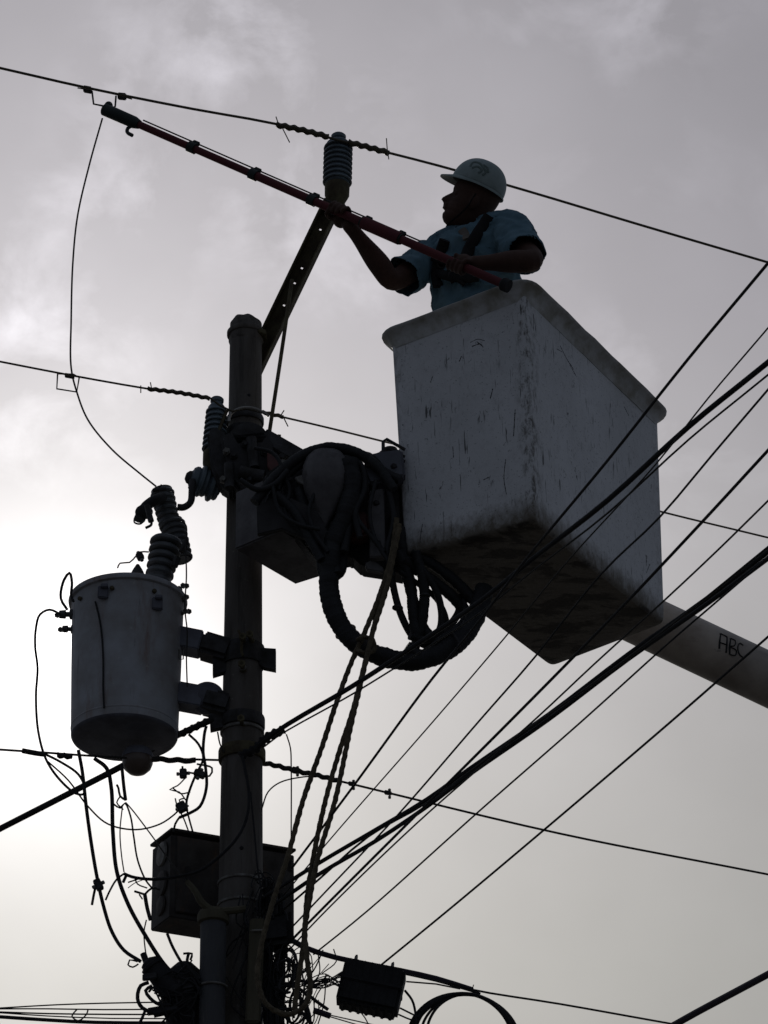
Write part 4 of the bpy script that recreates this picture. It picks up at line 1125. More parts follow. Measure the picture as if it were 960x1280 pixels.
# ------------------------------------------------------------------ cabinet, conduit, closures low on the pole
zc_ = PY(212, 1142, 12.04).z
cq = [PZ(188, 1164, zc_), PZ(212, 1146, zc_), PZ(368, 1171, zc_)]
vx = (cq[2]-cq[1]); vd = (cq[0]-cq[1])
ch = PY(211, 1038, cq[1].y).z-zc_
Cc = cq[1]+vx/2+vd/2+Vector((0, 0, ch/2))
cab = thing('control_cabinet', cq[1]+vx/2+vd/2, 'dark steel cabinet fixed behind the pole with cables entering its top', 'cabinet')
mb = MB(); box(mb, Cc-Vector((0, 0, .008)), vx/2, vd/2, Vector((0, 0, ch/2-.008)), .004); obj('cabinet_body', mb, M['cabinet'], cab)
mb = MB(); box(mb, Cc+Vector((0, 0, ch/2+.004))+vd*.02, vx*.508, vd*.56, Vector((0, 0, .006)), .002); obj('cabinet_roof', mb, M['cabinet'], cab)
nface = vx.cross(vd).normalized(); fdir = -vd.normalized()
mb = MB(); box(mb, cq[1]+vx*.5+Vector((0, 0, ch*.5))+fdir*.006, vx*.46, fdir*.005, Vector((0, 0, ch*.44)), .003); obj('cabinet_door', mb, M['cabinet'], cab)
mb = MB(); box(mb, cq[1]+vx*.12+Vector((0, 0, ch*.5))+fdir*.018, vx.normalized()*.008, fdir*.01, Vector((0, 0, .03)), .003); obj('door_latch', mb, M['darksteel'], cab)
for k in (.2, .8):
    mb = MB(); tube(mb, [cq[1]+vx*.955+Vector((0, 0, ch*k-.02))+fdir*.014, cq[1]+vx*.955+Vector((0, 0, ch*k+.02))+fdir*.014], .007, 8); obj('hinge', mb, M['darksteel'], cab)
lf = -vx.normalized()
for k, (a, b) in enumerate(((.80, .055), (.45, .06), (.2, .045))):
    mb = MB(); c = cq[1]+vd*.45+Vector((0, 0, ch*a))+lf*.004; lathe(mb, c-lf*.004, lf, [(0, b*.9), (.008, b*.85), (.012, b*.5)], 20); obj('knockout_plate', mb, M['galv' if k == 0 else 'cabinet'], cab)
mb = MB(); lathe(mb, cq[1]+vx*.86+Vector((0, 0, ch*.36))+fdir*.012, fdir, [(0, .018), (.008, .018), (.01, .01)], 14); obj('door_boss', mb, M['rubber'], cab)
rs = thing('riser_conduit', (PY(266, 1200, 11.86).x, 11.86, 0), 'grey conduit pipe rising up the front of the pole below the cabinet', 'pipe')
xr = PY(266, 1200, 11.86).x; zt = PY(266, 1146, 11.86).z
mb = MB(); lathe(mb, (xr, 11.86, 0), (0, 0, 1), [(0, .05), (zt*.5, .05), (zt, .048)], 28); obj('pipe', mb, M['conduit'], rs)
mb = MB(); lathe(mb, (xr, 11.86, zt-.03), (0, 0, 1), [(0, .05), (.005, .058), (.035, .06), (.05, .052), (.06, .03)], 28); obj('pipe_collar', mb, M['olive'], rs)
for dz in (.28, .9, 2.2, 3.6, 5.0):
    mb = MB(); torus(mb, (xr, 11.86, zt-dz), (0, 0, 1), .052, .005, 28, 6); obj('pipe_strap', mb, M['galv'], rs)
mb = MB(); pts = smooth_path([PY(234, 1102, 11.83), PY(244, 1114, 11.82), PY(252, 1128, 11.82), PY(266, 1138, 11.82), PY(290, 1138, 11.84), PY(306, 1136, 11.87)], .02)
tube(mb, pts, [.010+.004*min(1, i/6) for i in range(len(pts))], 8)
tag(obj('bent_strap', mb, M['olive']), 'pale forked strip bent over the top of the conduit', 'strap')
# slanting timber stub and ring under the cabinet
mb = MB(); beam(mb, PY(322, 1150, 11.86), PY(316, 1280, 11.86), Vector((.028, 0, 0)), yv*.02, .006)
tag(obj('wood_batten', mb, M['olive']), 'short grey batten strapped to the right front of the pole at the bottom', 'batten')
mb = MB(); torus(mb, PY(323, 1164, 11.86), (.0, -.3, 1), .03, .004, 20, 6)
tag(obj('wire_ring', mb, M['alu']), 'bright ring of wire round the batten', 'wire')
# black cable mass right of the pole: bundle of individual riser cables
for i, (x0, x1, w_) in enumerate(((333, 338, 9), (341, 345, 9), (350, 352, 9), (328, 331, 7), (356, 348, 5), (338, 352, 5))):
    pts = [(x0+2*math.sin(i), 1100+i*9), (x0+2, 1150), (x1+random.uniform(-3, 3), 1200), (x1, 1240), (x1+random.uniform(-3, 3), 1300)]
    curve_px('riser_cable', pts, 11.9+.02*(i % 3), w_, 'rubber', ['first thick riser cable in the black bundle right of the pole, nearest it', 'second thick riser cable in the black bundle right of the pole', 'third thick riser cable in the black bundle, at its right side', 'riser cable squeezed between bundle and pole', 'thin riser cable wandering along the right of the bundle', 'thin riser cable crossing the black bundle'][i], 'cable')
mb = MB(); c = PY(340, 1168, 11.9); box(mb, c, Vector((.075, 0, .01)), yv*.05, Vector((-.004, 0, .055)), .02)
tag(obj('cable_clamp_block', mb, M['rubber']), 'black clamp block where the fan of cables meets the pole', 'cable clamp')
# splice closures at lower left
sc_ = thing('splice_closure', PY(202, 1220, 11.85), 'tilted black splice closure at bottom left of the pole', 'splice closure')
mb = MB(); A_, B_ = PY(184, 1200, 11.85), PY(222, 1248, 11.87); d = B_-A_; L_ = d.length
lathe(mb, A_, d, [(0, .018), (.01, .034), (L_*.12, .036), (L_*.14, .044), (L_*.2, .044), (L_*.22, .038), (L_*.8, .048), (L_*.83, .056), (L_*.9, .056), (L_, .04)], 20); obj('closure_body', mb, M['rubber'], sc_)
mb = MB(); tube(mb, [PY(183, 1203, 11.85), PY(179, 1192, 11.85)], .012, 8); obj('end_nipple', mb, M['rubber'], sc_)
mb = MB(); beam(mb, PY(178, 1222, 11.82), PY(196, 1220, 11.82), yv*.01, Vector((0, 0, .012)), .003); obj('clasp', mb, M['darksteel'], sc_)
s2 = thing('splice_closure', PY(228, 1262, 11.9), 'upright black splice closure against the left of the conduit', 'splice closure')
mb = MB(); lathe(mb, PY(228, 1356, 11.92), (0, 0, 1), [(0, .06), (.3, .066), (.33, .075), (.37, .075), (.39, .064), (.44, .06), (.47, .03)], 24); obj('closure_body', mb, M['rubber'], s2)
for i in range(4):
    mb = MB(); lathe(mb, PY(228, 1346-i*14, 11.92), (0, 0, 1), [(0, .062), (.004, .071), (.012, .071), (.016, .062)], 24, cap=False); obj('rib', mb, M['rubber'], s2)
mb = MB(); beam(mb, PY(206, 1238, 11.86), PY(246, 1230, 11.86), yv*.03, Vector((0, 0, .03)), .01); obj('closure_bracket', mb, M['darksteel'], s2)
low = [
 ([(186, 1228), (176, 1232), (172, 1248), (178, 1260), (190, 1265), (212, 1264)], 5, 'outer black loop of cable left of the tilted splice closure'),
 ([(190, 1232), (182, 1238), (188, 1248), (200, 1256), (214, 1256)], 4.5, 'inner black loop of cable under the tilted splice closure'),
 ([(186, 1240), (192, 1234), (200, 1238), (208, 1246)], 3, 'small cable arch beneath the splice closure'),
 ([(172, 1202), (162, 1200), (160, 1206), (166, 1209), (173, 1205)], 2.2, 'tiny ring of wire left of the tilted splice closure'),
 ([(236, 1192), (234, 1200), (236, 1210), (243, 1218), (250, 1224)], 4, 'crooked dark pigtail left of the conduit'),
 ([(229, 1192), (240, 1192), (238, 1200)], 3, 'short cross end on top of the crooked pigtail'),
 ([(226, 1214), (234, 1206), (240, 1214), (250, 1230)], 3.2, 'forked pigtail below the crooked one'),
 ([(200, 1222), (215, 1214), (228, 1218), (242, 1214), (250, 1222)], 2.2, 'thin pale wire arching above the splice bracket'),
 ([(225, 1222), (238, 1226), (250, 1236)], 2.6, 'short thin wire running into the conduit side'),
 ([(228, 1232), (238, 1222), (246, 1232), (250, 1244)], 3, 'small arch of cable right on the splice bracket'),
 ([(192, 1268), (205, 1265), (222, 1261)], 9, 'thick black cable stub entering the upright closure'),
 ([(182, 1262), (178, 1272), (172, 1284)], 4, 'cable falling out of the frame left of the upright closure'),
]
for px, w_, lab in low:
    curve_px('loose_cable', px, 11.82, w_, 'rubber', lab, 'cable')
mb = MB(); beam(mb, PY(184, 1265, 11.83), PY(214, 1260, 11.83), yv*.012, Vector((0, 0, .012)), .003)
tag(obj('cable_sleeve', mb, M['rubber']), 'flat black sleeve on the wires left of the upright closure', 'cable sleeve')

# splice box hanging on the purplish cable
hb = PY(464, 1236, 11.93)
xd = (PY(500, 1243, 11.93)-PY(426, 1228, 11.93)).normalized(); zd = yv.cross(xd).normalized()
if zd.z < 0: zd = -zd
sb = thing('splice_box', hb, 'ribbed black splice box hanging from the purplish cable', 'splice box')
wx, wz = 39*PXM(hb), 29*PXM(hb)
mb = MB(); box(mb, hb, xd*wx, zd*wz, yv*.055, .012); obj('box_body', mb, M['rubber'], sb)
for i in range(8):
    c = hb+xd*(wx*(-.82+1.64*i/7))
    mb = MB(); box(mb, c, xd*.010, zd*(wz*1.0), yv*.056, .009); obj('rib', mb, M['rubber'], sb)
mb = MB(); box(mb, hb+zd*wz*.05, xd*(wx*1.01), zd*.008, yv*.062, .004); obj('seam_flange', mb, M['rubber'], sb)
for i in range(7):
    mb = MB(); box(mb, hb+xd*(wx*(-.78+1.56*i/6))-zd*(wz*.99), xd*.009, zd*.009, yv*.04, .004); obj('latch_knob', mb, M['rubber'], sb)
for k in (-.7, .5):
    mb = MB(); torus(mb, hb+xd*wx*k+zd*(wz+.012), xd, .018, .005, 16, 6); obj('hanger_clip', mb, M['galv'], sb)
# cable coil
cc0 = PY(579, 1299, 11.95)
coil = thing('cable_coil', cc0-Vector((0, 0, .2)), 'coil of spare black cable hanging at the bottom edge', 'cable coil')
for i in range(8):
    Rr = .150+.0120*i if i < 5 else .192+.003*(i-5)
    c = cc0+Vector((-(Rr-.178)*.6+(.006*(i-4) if i > 4 else 0), .006*math.sin(i*2.1), -(Rr-.178)*(.9 if i < 5 else 1.1)))
    pts = []
    for k in range(65):
        a = 2*PI*k/64
        sq = 1+.03*math.sin(2*a+i)
        pts.append(c+Vector((math.cos(a)*Rr*sq, .01*math.sin(a*2+i), math.sin(a)*Rr*1.0*sq)))
    mb = MB(); tube(mb, pts, .0052, 8, cap=False); obj('cable_turn', mb, M['rubber'], coil)
for px, w_, lab in (([(506, 1238), (515, 1250), (519, 1265), (520, 1290)], 3.2, 'cable from the right end of the splice box into the coil'),
                    ([(500, 1260), (512, 1266), (524, 1272)], 2.4, 'upper short wire between splice box and coil'),
                    ([(498, 1268), (512, 1274), (524, 1277)], 2.2, 'lower short wire between splice box and coil')):
    curve_px('loose_cable', px, 11.93, w_, 'rubber', lab, 'cable')
mb = MB(); sprig(mb, (590, 1238), (592, 1231), .002, 11.93)
tag(obj('tie_end', mb, M['rubber']), 'tiny upright tie end above the coil', 'wire tie')
# tangle of fine drop wires
mb = MB(); rnd = random.Random(5)
def loopy(c, rx, ry, n=1, Y=11.86, w_=1.5, st=0, sweep=2*PI):
    pts = []
    k = int(22*n*max(.3, sweep/6.28))
    for i in range(k+1):
        a = st+sweep*n*i/k
        pts.append(PY(c[0]+rx*math.cos(a)*(1+.06*math.sin(3*a))+rnd.uniform(-.6, .6), c[1]+ry*math.sin(a)+rnd.uniform(-.6, .6), Y+.02*math.sin(a*1.7)))
    tube(mb, smooth_path(pts, .02), w_/2*PXM(pts[0]), 5)
for i in range(30):
    loopy((rnd.uniform(352, 378), rnd.uniform(1200, 1275)), rnd.uniform(6, 17), rnd.uniform(10, 26), 1, rnd.uniform(11.8, 11.92), rnd.uniform(1.2, 3.4), rnd.uniform(0, 6), rnd.uniform(3, 6))
for i in range(12):
    y0 = 1233+rnd.uniform(-3, 3); 
    pts = [(rnd.uniform(375, 396), y0), (rnd.uniform(400, 410), y0-rnd.uniform(-3, 14)), (428, 1222+rnd.uniform(-8, 16))]
    tube(mb, smooth_path([PY(a, b, 11.86) for a, b in pts], .02), rnd.uniform(.6, .9)*PXM(PY(400, 1200, 12)), 5)
for i in range(14):
    a = (rnd.uniform(380, 420), rnd.uniform(1180, 1260)); b_ = (a[0]-rnd.uniform(10, 40), a[1]+rnd.uniform(30, 80))
    c_ = ((a[0]+b_[0])/2-rnd.uniform(-12, 12), (a[1]+b_[1])/2)
    tube(mb, smooth_path([PY(*q, 11.84) for q in (a, c_, b_)], .02), rnd.uniform(.5, 1.0)*PXM(PY(400, 1200, 12)), 5)
for p in ([(344, 1235), (365, 1232), (380, 1240), (396, 1252), (410, 1262)], [(370, 1240), (385, 1262), (388, 1285)], [(350, 1262), (372, 1262), (390, 1280)], [(345, 1205), (362, 1200), (372, 1215), (360, 1230), (348, 1226)], [(370, 1225), (385, 1228), (396, 1234)]):
    tube(mb, smooth_path([PY(*q, 11.84) for q in p], .02), 2.2*PXM(PY(400, 1200, 12)), 7)
for i in range(16):
    pts = [(rnd.uniform(190, 250), rnd.uniform(1232, 1250)), (rnd.uniform(200, 250), rnd.uniform(1240, 1270)), (rnd.uniform(195, 252), rnd.uniform(1262, 1290))]
    tube(mb, smooth_path([PY(*q, rnd.uniform(11.8, 11.84)) for q in pts], .02), rnd.uniform(.6, 1.4)*PXM(PY(400, 1200, 12)), 5)
for i in range(26):      # clutter lashed over the front of the pole foot
    x0 = rnd.uniform(300, 345); y0 = rnd.uniform(1085, 1200)
    pts = [(x0, y0), (x0+rnd.uniform(-18, 12), y0+rnd.uniform(15, 35)), (x0+rnd.uniform(-24, 16), y0+rnd.uniform(40, 75)), (x0+rnd.uniform(-30, 22), y0+rnd.uniform(80, 120))]
    tube(mb, smooth_path([PY(*q, 11.875+rnd.uniform(-.02, .02)) for q in pts], .02), rnd.uniform(.6, 1.7)*PXM(PY(330, 1200, 12)), 5)
for i in range(14):      # wires crossing behind and beside the kinked frame
    x0 = rnd.uniform(318, 336); y0 = rnd.uniform(1090, 1150)
    loopy((x0, y0), rnd.uniform(5, 12), rnd.uniform(6, 18), 1, 11.88, rnd.uniform(1.5, 3.6), rnd.uniform(0, 6), rnd.uniform(3, 5))
for p in ([(216, 985), (226, 992), (238, 990)], [(226, 1012), (221, 1006), (219, 998)], [(229, 1012), (236, 1007)], [(227, 1006), (224, 1000), (230, 998)], [(236, 1040), (230, 1024), (226, 1016)],
          [(168, 1096), (172, 1105), (184, 1110)], [(160, 1103), (175, 1098)], [(178, 1124), (174, 1118)], [(96, 1262), (90, 1270), (98, 1276), (108, 1268), (110, 1262)], [(150, 996), (146, 1003), (154, 1012)],
          [(243, 1215), (236, 1208), (240, 1200)], [(232, 1222), (240, 1230), (248, 1228)], [(214, 1222), (228, 1214), (246, 1226)]):
    tube(mb, smooth_path([PY(*q, 11.83) for q in p], .015), 1.0*PXM(PY(400, 1200, 12)), 5)
tg_ = obj('wire_tangle', mb, M['rubber']); tg_['kind'] = 'stuff'
tag(tg_, 'messy tangle of fine black drop wires round the pole at the bottom', 'wire tangle')
curve_px('cable_connector', [(392, 1263), (402, 1266), (413, 1270)], 11.84, 8, 'purple', 'short thick cable end pointing right in the tangle', 'cable')
for px, lab in (([(413, 1269), (440, 1275), (480, 1284)], 'upper of two thin wires leaving right under the splice box'), ([(413, 1271), (440, 1279), (470, 1288)], 'lower of two thin wires leaving right under the splice box'),
                ([(448, 1262), (456, 1272), (462, 1284)], 'short thin wire hanging under the splice box')):
    curve_px('thin_wire', px, 11.85, 1.6, 'wire', lab)

# ------------------------------------------------------------------ hot stick held by the worker
SA, SB = PY(131, 137, 11.76), PY(636, 358, 11.30)
sdv = (SB-SA).normalized(); SL = (SB-SA).length
def sp(px):       # point on the stick's axis at horizontal photo position px
    lo_, hi_ = 0.0, 1.0
    for _ in range(40):
        m = (lo_+hi_)/2; p = SA.lerp(SB, m)-CAM
        x = 480+FPX*p.dot(CX)/p.dot(_f)
        if x < px: lo_ = m
        else: hi_ = m
    return SA.lerp(SB, (lo_+hi_)/2)
hs_ = thing('hot_stick', SB, 'long red insulated stick held up to the top conductor', 'pole tool')
su = sdv.cross(yv).normalized()
if su.z < 0: su = -su
mb = MB(); tube(mb, [sp(172), sp(318)], .0155, 16); obj('upper_tube', mb, M['stick'], hs_)
mb = MB(); tube(mb, [sp(316), sp(460)], .0175, 16); obj('middle_tube', mb, M['stick'], hs_)
mb = MB(); tube(mb, [sp(454), sp(500)], [.026, .026], 16); obj('grip_sleeve', mb, M['stick'], hs_)
mb = MB(); tube(mb, [sp(498), sp(632)], .0175, 16); obj('lower_tube', mb, M['stick'], hs_)
mb = MB(); tube(mb, [sp(627), sp(629), sp(638), sp(640)], [.020, .027, .027, .020], 16); obj('butt_cap', mb, M['rubber'], hs_)
mb = MB(); tube(mb, [sp(128), sp(131), sp(168), sp(174)], [.022, .027, .026, .019], 16); obj('clamp_head', mb, M['sleeve'], hs_)
mb = MB(); ball(mb, sp(130)+su*.026, .018); obj('clamp_screw', mb, M['sleeve'], hs_)
for x_ in (240, 317, 390, 456, 498):
    mb = MB(); tube(mb, [sp(x_-4), sp(x_+4)], .023, 14); beam(mb, sp(x_-4)+su*.024, sp(x_+4)+su*.024, su*.012, yv*.01, .003); obj('rod_guide', mb, M['sleeve'], hs_)
mb = MB(); tube(mb, [sp(174)+su*.028, sp(520)+su*.028], .0035, 8); obj('operating_rod', mb, M['darksteel'], hs_)
mb = MB(); tube(mb, smooth_path([sp(168)-su*.02, sp(167)-su*.04, sp(170)-su*.058, sp(177)-su*.062], .008), .008, 8); obj('hook', mb, M['sleeve'], hs_)
# the bail and two little line clamps at the wire
bl = thing('line_bail', PY(130, 130, 11.78), 'small squared wire bail clamped to the top conductor at left', 'wire clamp')
mb = MB(); tube(mb, [PY(*q, 11.78) for q in ((115, 114), (117, 130), (127, 132), (140, 135), (144, 133), (145, 120))], .004, 8); obj('bail_wire', mb, M['darksteel'], bl)
for (a, b) in (((104, 111), (115, 113)), ((147, 120), (158, 121))):
    mb = MB(); beam(mb, PY(*a, 11.78), PY(*b, 11.78), yv*.013, Vector((0, 0, .013)), .004); o_ = obj('line_clamp', mb, M['darksteel'], bl)
    mb = MB(); e0 = (97, 110) if a[0] < 120 else (165, 124); tube(mb, [PY(*((a[0]+b[0])/2, (a[1]+b[1])/2), 11.78), PY(*e0, 11.78)], .003, 6); obj('clamp_tail', mb, M['darksteel'], o_)

# ------------------------------------------------------------------ worker
zf = zb+.03
hipc = Vector((PY(598, 330, 11.78).x, 11.80, zf+.98))
fwdb = Vector((-.45, -.89, 0)).normalized()          # chest direction
rgt = fwdb.cross(Vector((0, 0, 1))).normalized()     # his right (toward the left of the picture)
RS = PY(549, 318, 11.80); LS = PY(636, 292, 11.62)
RE = PY(489, 350, 11.64); LE = PY(664, 326, 11.40)
RG = sp(424); LG = sp(572)                            # grip points on the stick
NB = PY(596, 283, 11.74)
# head frame
hf = Vector((-.89, -.22, .36)).normalized(); hl = Vector((.30, -.36, .88)).cross(hf).normalized(); hu = hf.cross(hl).normalized()
HM = Matrix((hf, hl, hu)).transposed()
nose = PY(550.5, 247.5, 11.66)
HC = nose - HM @ Vector((.125, 0, -.036))
def H(p): return HC + HM @ (Vector(p)*1.05)
body = MB()
prof = [(-.122, .050, -.005, .022), (-.114, .070, -.02, .034), (-.100, .082, -.045, .046), (-.085, .087, -.06, .054), (-.070, .081, -.07, .060), (-.060, .089, -.075, .063), (-.052, .086, -.078, .064), (-.045, .089, -.08, .066),
        (-.036, .084, -.082, .068), (-.020, .083, -.085, .071), (-.005, .081, -.09, .073), (.008, .080, -.093, .075), (.022, .089, -.096, .076), (.04, .090, -.098, .077), (.06, .084, -.098, .075), (.085, .068, -.088, .066), (.105, .04, -.06, .045), (.114, .01, -.02, .015)]
v = []; f = []; sd = 56
for zz, fr_, bk, wd in prof:
    cx_ = (fr_+bk)/2; a_ = (fr_-bk)/2
    for k in range(sd):
        th = 2*PI*k/sd
        if th > PI: th -= 2*PI
        x_ = cx_+a_*math.cos(th); y_ = wd*math.copysign(abs(math.sin(th))**.85, math.sin(th))
        nb = 0
        if -.045 <= zz <= .012:
            amp = .038*max(0, 1-abs(zz+.034)/(.048 if zz > -.034 else .018))
            nb = amp*math.exp(-(y_/.014)**2)
        x_ += nb if math.cos(th) > 0 else 0
        if math.cos(th) > 0 and -.008 < zz < .02:   # eye sockets
            x_ -= .010*math.exp(-((abs(y_)-.032)/.014)**2)
        v.append(H((x_, y_, zz)))
for i in range(len(prof)-1):
    for k in range(sd):
        a = i*sd+k; b_ = i*sd+(k+1) % sd
        f.append((a, b_, b_+sd, a+sd))
f.append(tuple(range(sd-1, -1, -1))); f.append(tuple((len(prof)-1)*sd+k for k in range(sd)))
body.add(v, f)
for s_ in (-1, 1):
    ball(body, H((-.006, s_*.080, -.010)), (.021, .011, .035), 14, 10, HM)
    ball(body, H((.066, s_*.030, .003)), (.014, .014, .012), 12, 8, HM)
tube(body, [H((.086, .026, -.052)), H((.094, .0, -.052)), H((.086, -.026, -.052))], .006, 8)
tube(body, [H((.084, .022, -.063)), H((.092, .0, -.064)), H((.084, -.022, -.063))], .006, 8)
# neck, trunk
neck_top = H((-.025, 0, -.06))
tube(body, smooth_path([neck_top+hu*.03, neck_top, NB+Vector((0, 0, .02)), NB-Vector((0, 0, .08))], .02), .060, 24)
def trunk(mb, levels, sides=40):
    v = []; f = []
    for c, rw, rd in levels:
        for k in range(sides):
            a = 2*PI*k/sides
            ca, sa = math.cos(a), math.sin(a)
            v.append(c+rgt*(math.copysign(abs(ca)**.85, ca)*rw)+fwdb*(math.copysign(abs(sa)**.85, sa)*rd))
    n = len(levels)
    for i in range(n-1):
        for k in range(sides):
            a = i*sides+k; b_ = i*sides+(k+1) % sides
            f.append((a, b_, b_+sides, a+sides))
    f.append(tuple(range(sides-1, -1, -1))); f.append(tuple((n-1)*sides+k for k in range(sides)))
    mb.add(v, f)
mid = (RS+LS)/2
def lv(t, dz=0): return hipc.lerp(mid, t)+Vector((0, 0, dz))
trunk(body, [(lv(-.12), .15, .10), (lv(.15), .15, .105), (lv(.45), .15, .105), (lv(.75), .165, .11), (lv(1.0), .16, .10), (lv(1.0, .05), .10, .07)])
def limb(mb, pts, rads, sides=20):
    P = smooth_path(pts, .02); 
    # interpolate radii along length
    cum = [0]
    for i in range(1, len(P)): cum.append(cum[-1]+(P[i]-P[i-1]).length)
    keys = [0]
    for i in range(1, len(pts)): keys.append(keys[-1]+(Vector(pts[i])-Vector(pts[i-1])).length)
    sc_ = cum[-1]/keys[-1]
    rr = []
    for c in cum:
        c /= sc_
        j = 0
        while j < len(keys)-2 and c > keys[j+1]: j += 1
        t = min(1, max(0, (c-keys[j])/(keys[j+1]-keys[j])))
        t = t*t*(3-2*t)
        rr.append(rads[j]*(1-t)+rads[j+1]*t)
    tube(mb, P, rr, sides)
    ball(mb, P[0], rr[0]*.99, sides, 10); ball(mb, P[-1], rr[-1]*.99, sides, 10)
# hands gripping the stick
def hand(mb, G, elbow, along_s, spread=.0205, rs=.02):
    s = sdv*along_s                       # direction from little finger to index finger along the stick
    to = (G-elbow); to = (to - s*to.dot(s)).normalized()     # from forearm to stick
    nn_ = s.cross(to).normalized()
    back = G - to*.030
    wrist = G - (G-elbow).normalized()*.095
    hpalm = []
    for k in range(4):
        c = G+s*((k-1.5)*spread)
        r0 = rs+.010
        # knuckle starts at the palm side and the finger wraps round over the far side
        pts = []
        seg = [math.radians(a) for a in (200, 160, 105, 45, -15, -60)]
        for j, a in enumerate(seg):
            rr_ = r0*(1.22 if j == 0 else 1.0)
            pts.append(c+to*(math.cos(a)*rr_*1.0)+nn_*(math.sin(a)*rr_)+s*(.002*(j-2)))
        lens = (1.0, 1.0, 1.0, .93)[k]
        limb(mb, pts[:6 if k in (1, 2) else 5]+([] if k in (1, 2) else [pts[5].lerp(pts[4], .5)]), [.0098, .0098, .0092, .0088, .0082, .0074], 12)
        limb(mb, [wrist.lerp(c, .35), c+to*(-r0*1.1)+nn_*.008], [.013, .0115], 12)
    # thumb leaves the side of the palm near the index finger and closes the other way
    c = G+s*(1.9*spread)
    limb(mb, [wrist.lerp(G, .35)+s*.012-nn_*.006, c-to*.032-nn_*.012, c-nn_*(rs+.012)-to*.004, c+to*(rs*.7)-nn_*(rs+.006)-s*.006], [.014, .0125, .0105, .0085], 12)
    ball(mb, G-to*.040+nn_*.002, (.034, .026, .036), 16, 10, Matrix((s, nn_, to)).transposed())
    return wrist
RW = hand(body, RG, RE, -1)
LW = hand(body, LG, LE, 1)
limb(body, [RS, RS.lerp(RE, .5), RE, RE.lerp(RW, .3), RW, RW.lerp(RG, .3)], [.056, .050, .042, .046, .029, .030])
limb(body, [LS, LS.lerp(LE, .5), LE, LE.lerp(LW, .3), LW, LW.lerp(LG, .3)], [.058, .053, .045, .046, .030, .030])
feet = []
for s_ in (-1, 1):
    hp = hipc+rgt*(.085*s_)-Vector((0, 0, .06)); kn = hp+rgt*(.01*s_)+fwdb*.03-Vector((0, 0, .43)); an = kn-fwdb*.03-Vector((0, 0, .40))
    limb(body, [hp, kn, an], [.085, .055, .042])
    feet.append((hp, kn, an))
base = Vector((hipc.x, hipc.y, zf))
body_b = bake(body, .0042, 3, .5)
wk = thing('person', base, 'worker in blue shirt and white hard hat standing in the bucket', 'person')
obj('body', body_b, M['skin'], wk)
BODY = bvh_of(body_b)
# shirt
sh = MB()
trunk(sh, [(lv(-.10), .178, .128), (lv(.12), .176, .130), (lv(.4), .180, .132), (lv(.7), .190, .136), (lv(.93), .186, .128), (lv(1.0, .025), .150, .098), (lv(1.0, .050), .080, .062)])
tube(sh, [NB-Vector((0, 0, .10)), NB-Vector((0, 0, .06)), NB-Vector((0, 0, .035))], [.092, .078, .062], 24)
limb(sh, [mid.lerp(RS, .4)+Vector((0, 0, .01)), RS+Vector((0, 0, .006)), RS.lerp(RE, .4)-Vector((0, 0, .008)), RS.lerp(RE, .86)-Vector((0, 0, .012))], [.09, .077, .076, .080], 24)
limb(sh, [mid.lerp(LS, .4)+Vector((0, 0, .01)), LS+Vector((0, 0, .012)), LS.lerp(LE, .45), LS.lerp(LE, .74)], [.095, .083, .080, .080], 24)
shb = bake(sh, .007, 8, .5)
# folds
cen = lv(.5)
me_ = bpy.data.meshes.new('t2'); me_.from_pydata([tuple(p) for p in shb.v], [], shb.f); me_.update()
for vv in me_.vertices:
    p = vv.co; q1 = Vector((p.x*7+p.z*5, p.y*7, p.z*3-p.x*4))
    d = .014*(noise.noise(q1)) + .011*(1-abs(noise.noise(Vector((p.x*11+p.z*15, p.y*11, p.z*5-p.x*9))))*2.6) + .005*noise.noise(Vector((p.x*34-p.z*22, p.y*24, p.z*30)))
    vv.co = p+vv.normal*d
shb.v = [v_.co.copy() for v_ in me_.vertices]; bpy.data.meshes.remove(me_)
# cut the sleeves open and trim neck
def cut(mb_, fn):
    keep = [not fn(p) for p in mb_.v]; idx = {}; nv = []
    nf = []
    for q_ in mb_.f:
        if all(keep[i] for i in q_): 
            for i in q_:
                if i not in idx: idx[i] = len(nv); nv.append(mb_.v[i])
            nf.append(tuple(idx[i] for i in q_))
    r_ = MB(); r_.add(nv, nf); return r_
rd_ = (RE-RS).normalized(); ld_ = (LE-LS).normalized()
rl_ = (RE-RS).length*.80; ll_ = (LE-LS).length*.80
shb = cut(shb, lambda p: ((p-RS).dot(rd_) > rl_ and (p-RS-rd_*(p-RS).dot(rd_)).length < .12 and (p-mid).dot(rgt) > .12) or ((p-LS).dot(ld_) > ll_ and (p-LS-ld_*(p-LS).dot(ld_)).length < .12 and (p-mid).dot(-rgt) > .12))
so_ = obj('shirt', shb, M['shirt'], wk)
sm = so_.modifiers.new('thick', 'SOLIDIFY'); sm.thickness = .003; sm.offset = -1
SHIRT = bvh_of(shb)
# undershirt patch and collar
mb = MB(); torus(mb, NB-Vector((0, 0, .030)), (NB-neck_top), .066, .010, 32, 8); obj('collar', mb, M['under'], wk)
p = [onto(SHIRT, a, b, .004) for a, b in ((577, 287), (581, 292), (584, 299))]
if all(p):
    mb = MB(); tube(mb, smooth_path(p, .008), [.022]*40 if False else .018, 10, flat=.35, nref=Vector((0, -1, -.4))); obj('undershirt', mb, M['under'], wk)
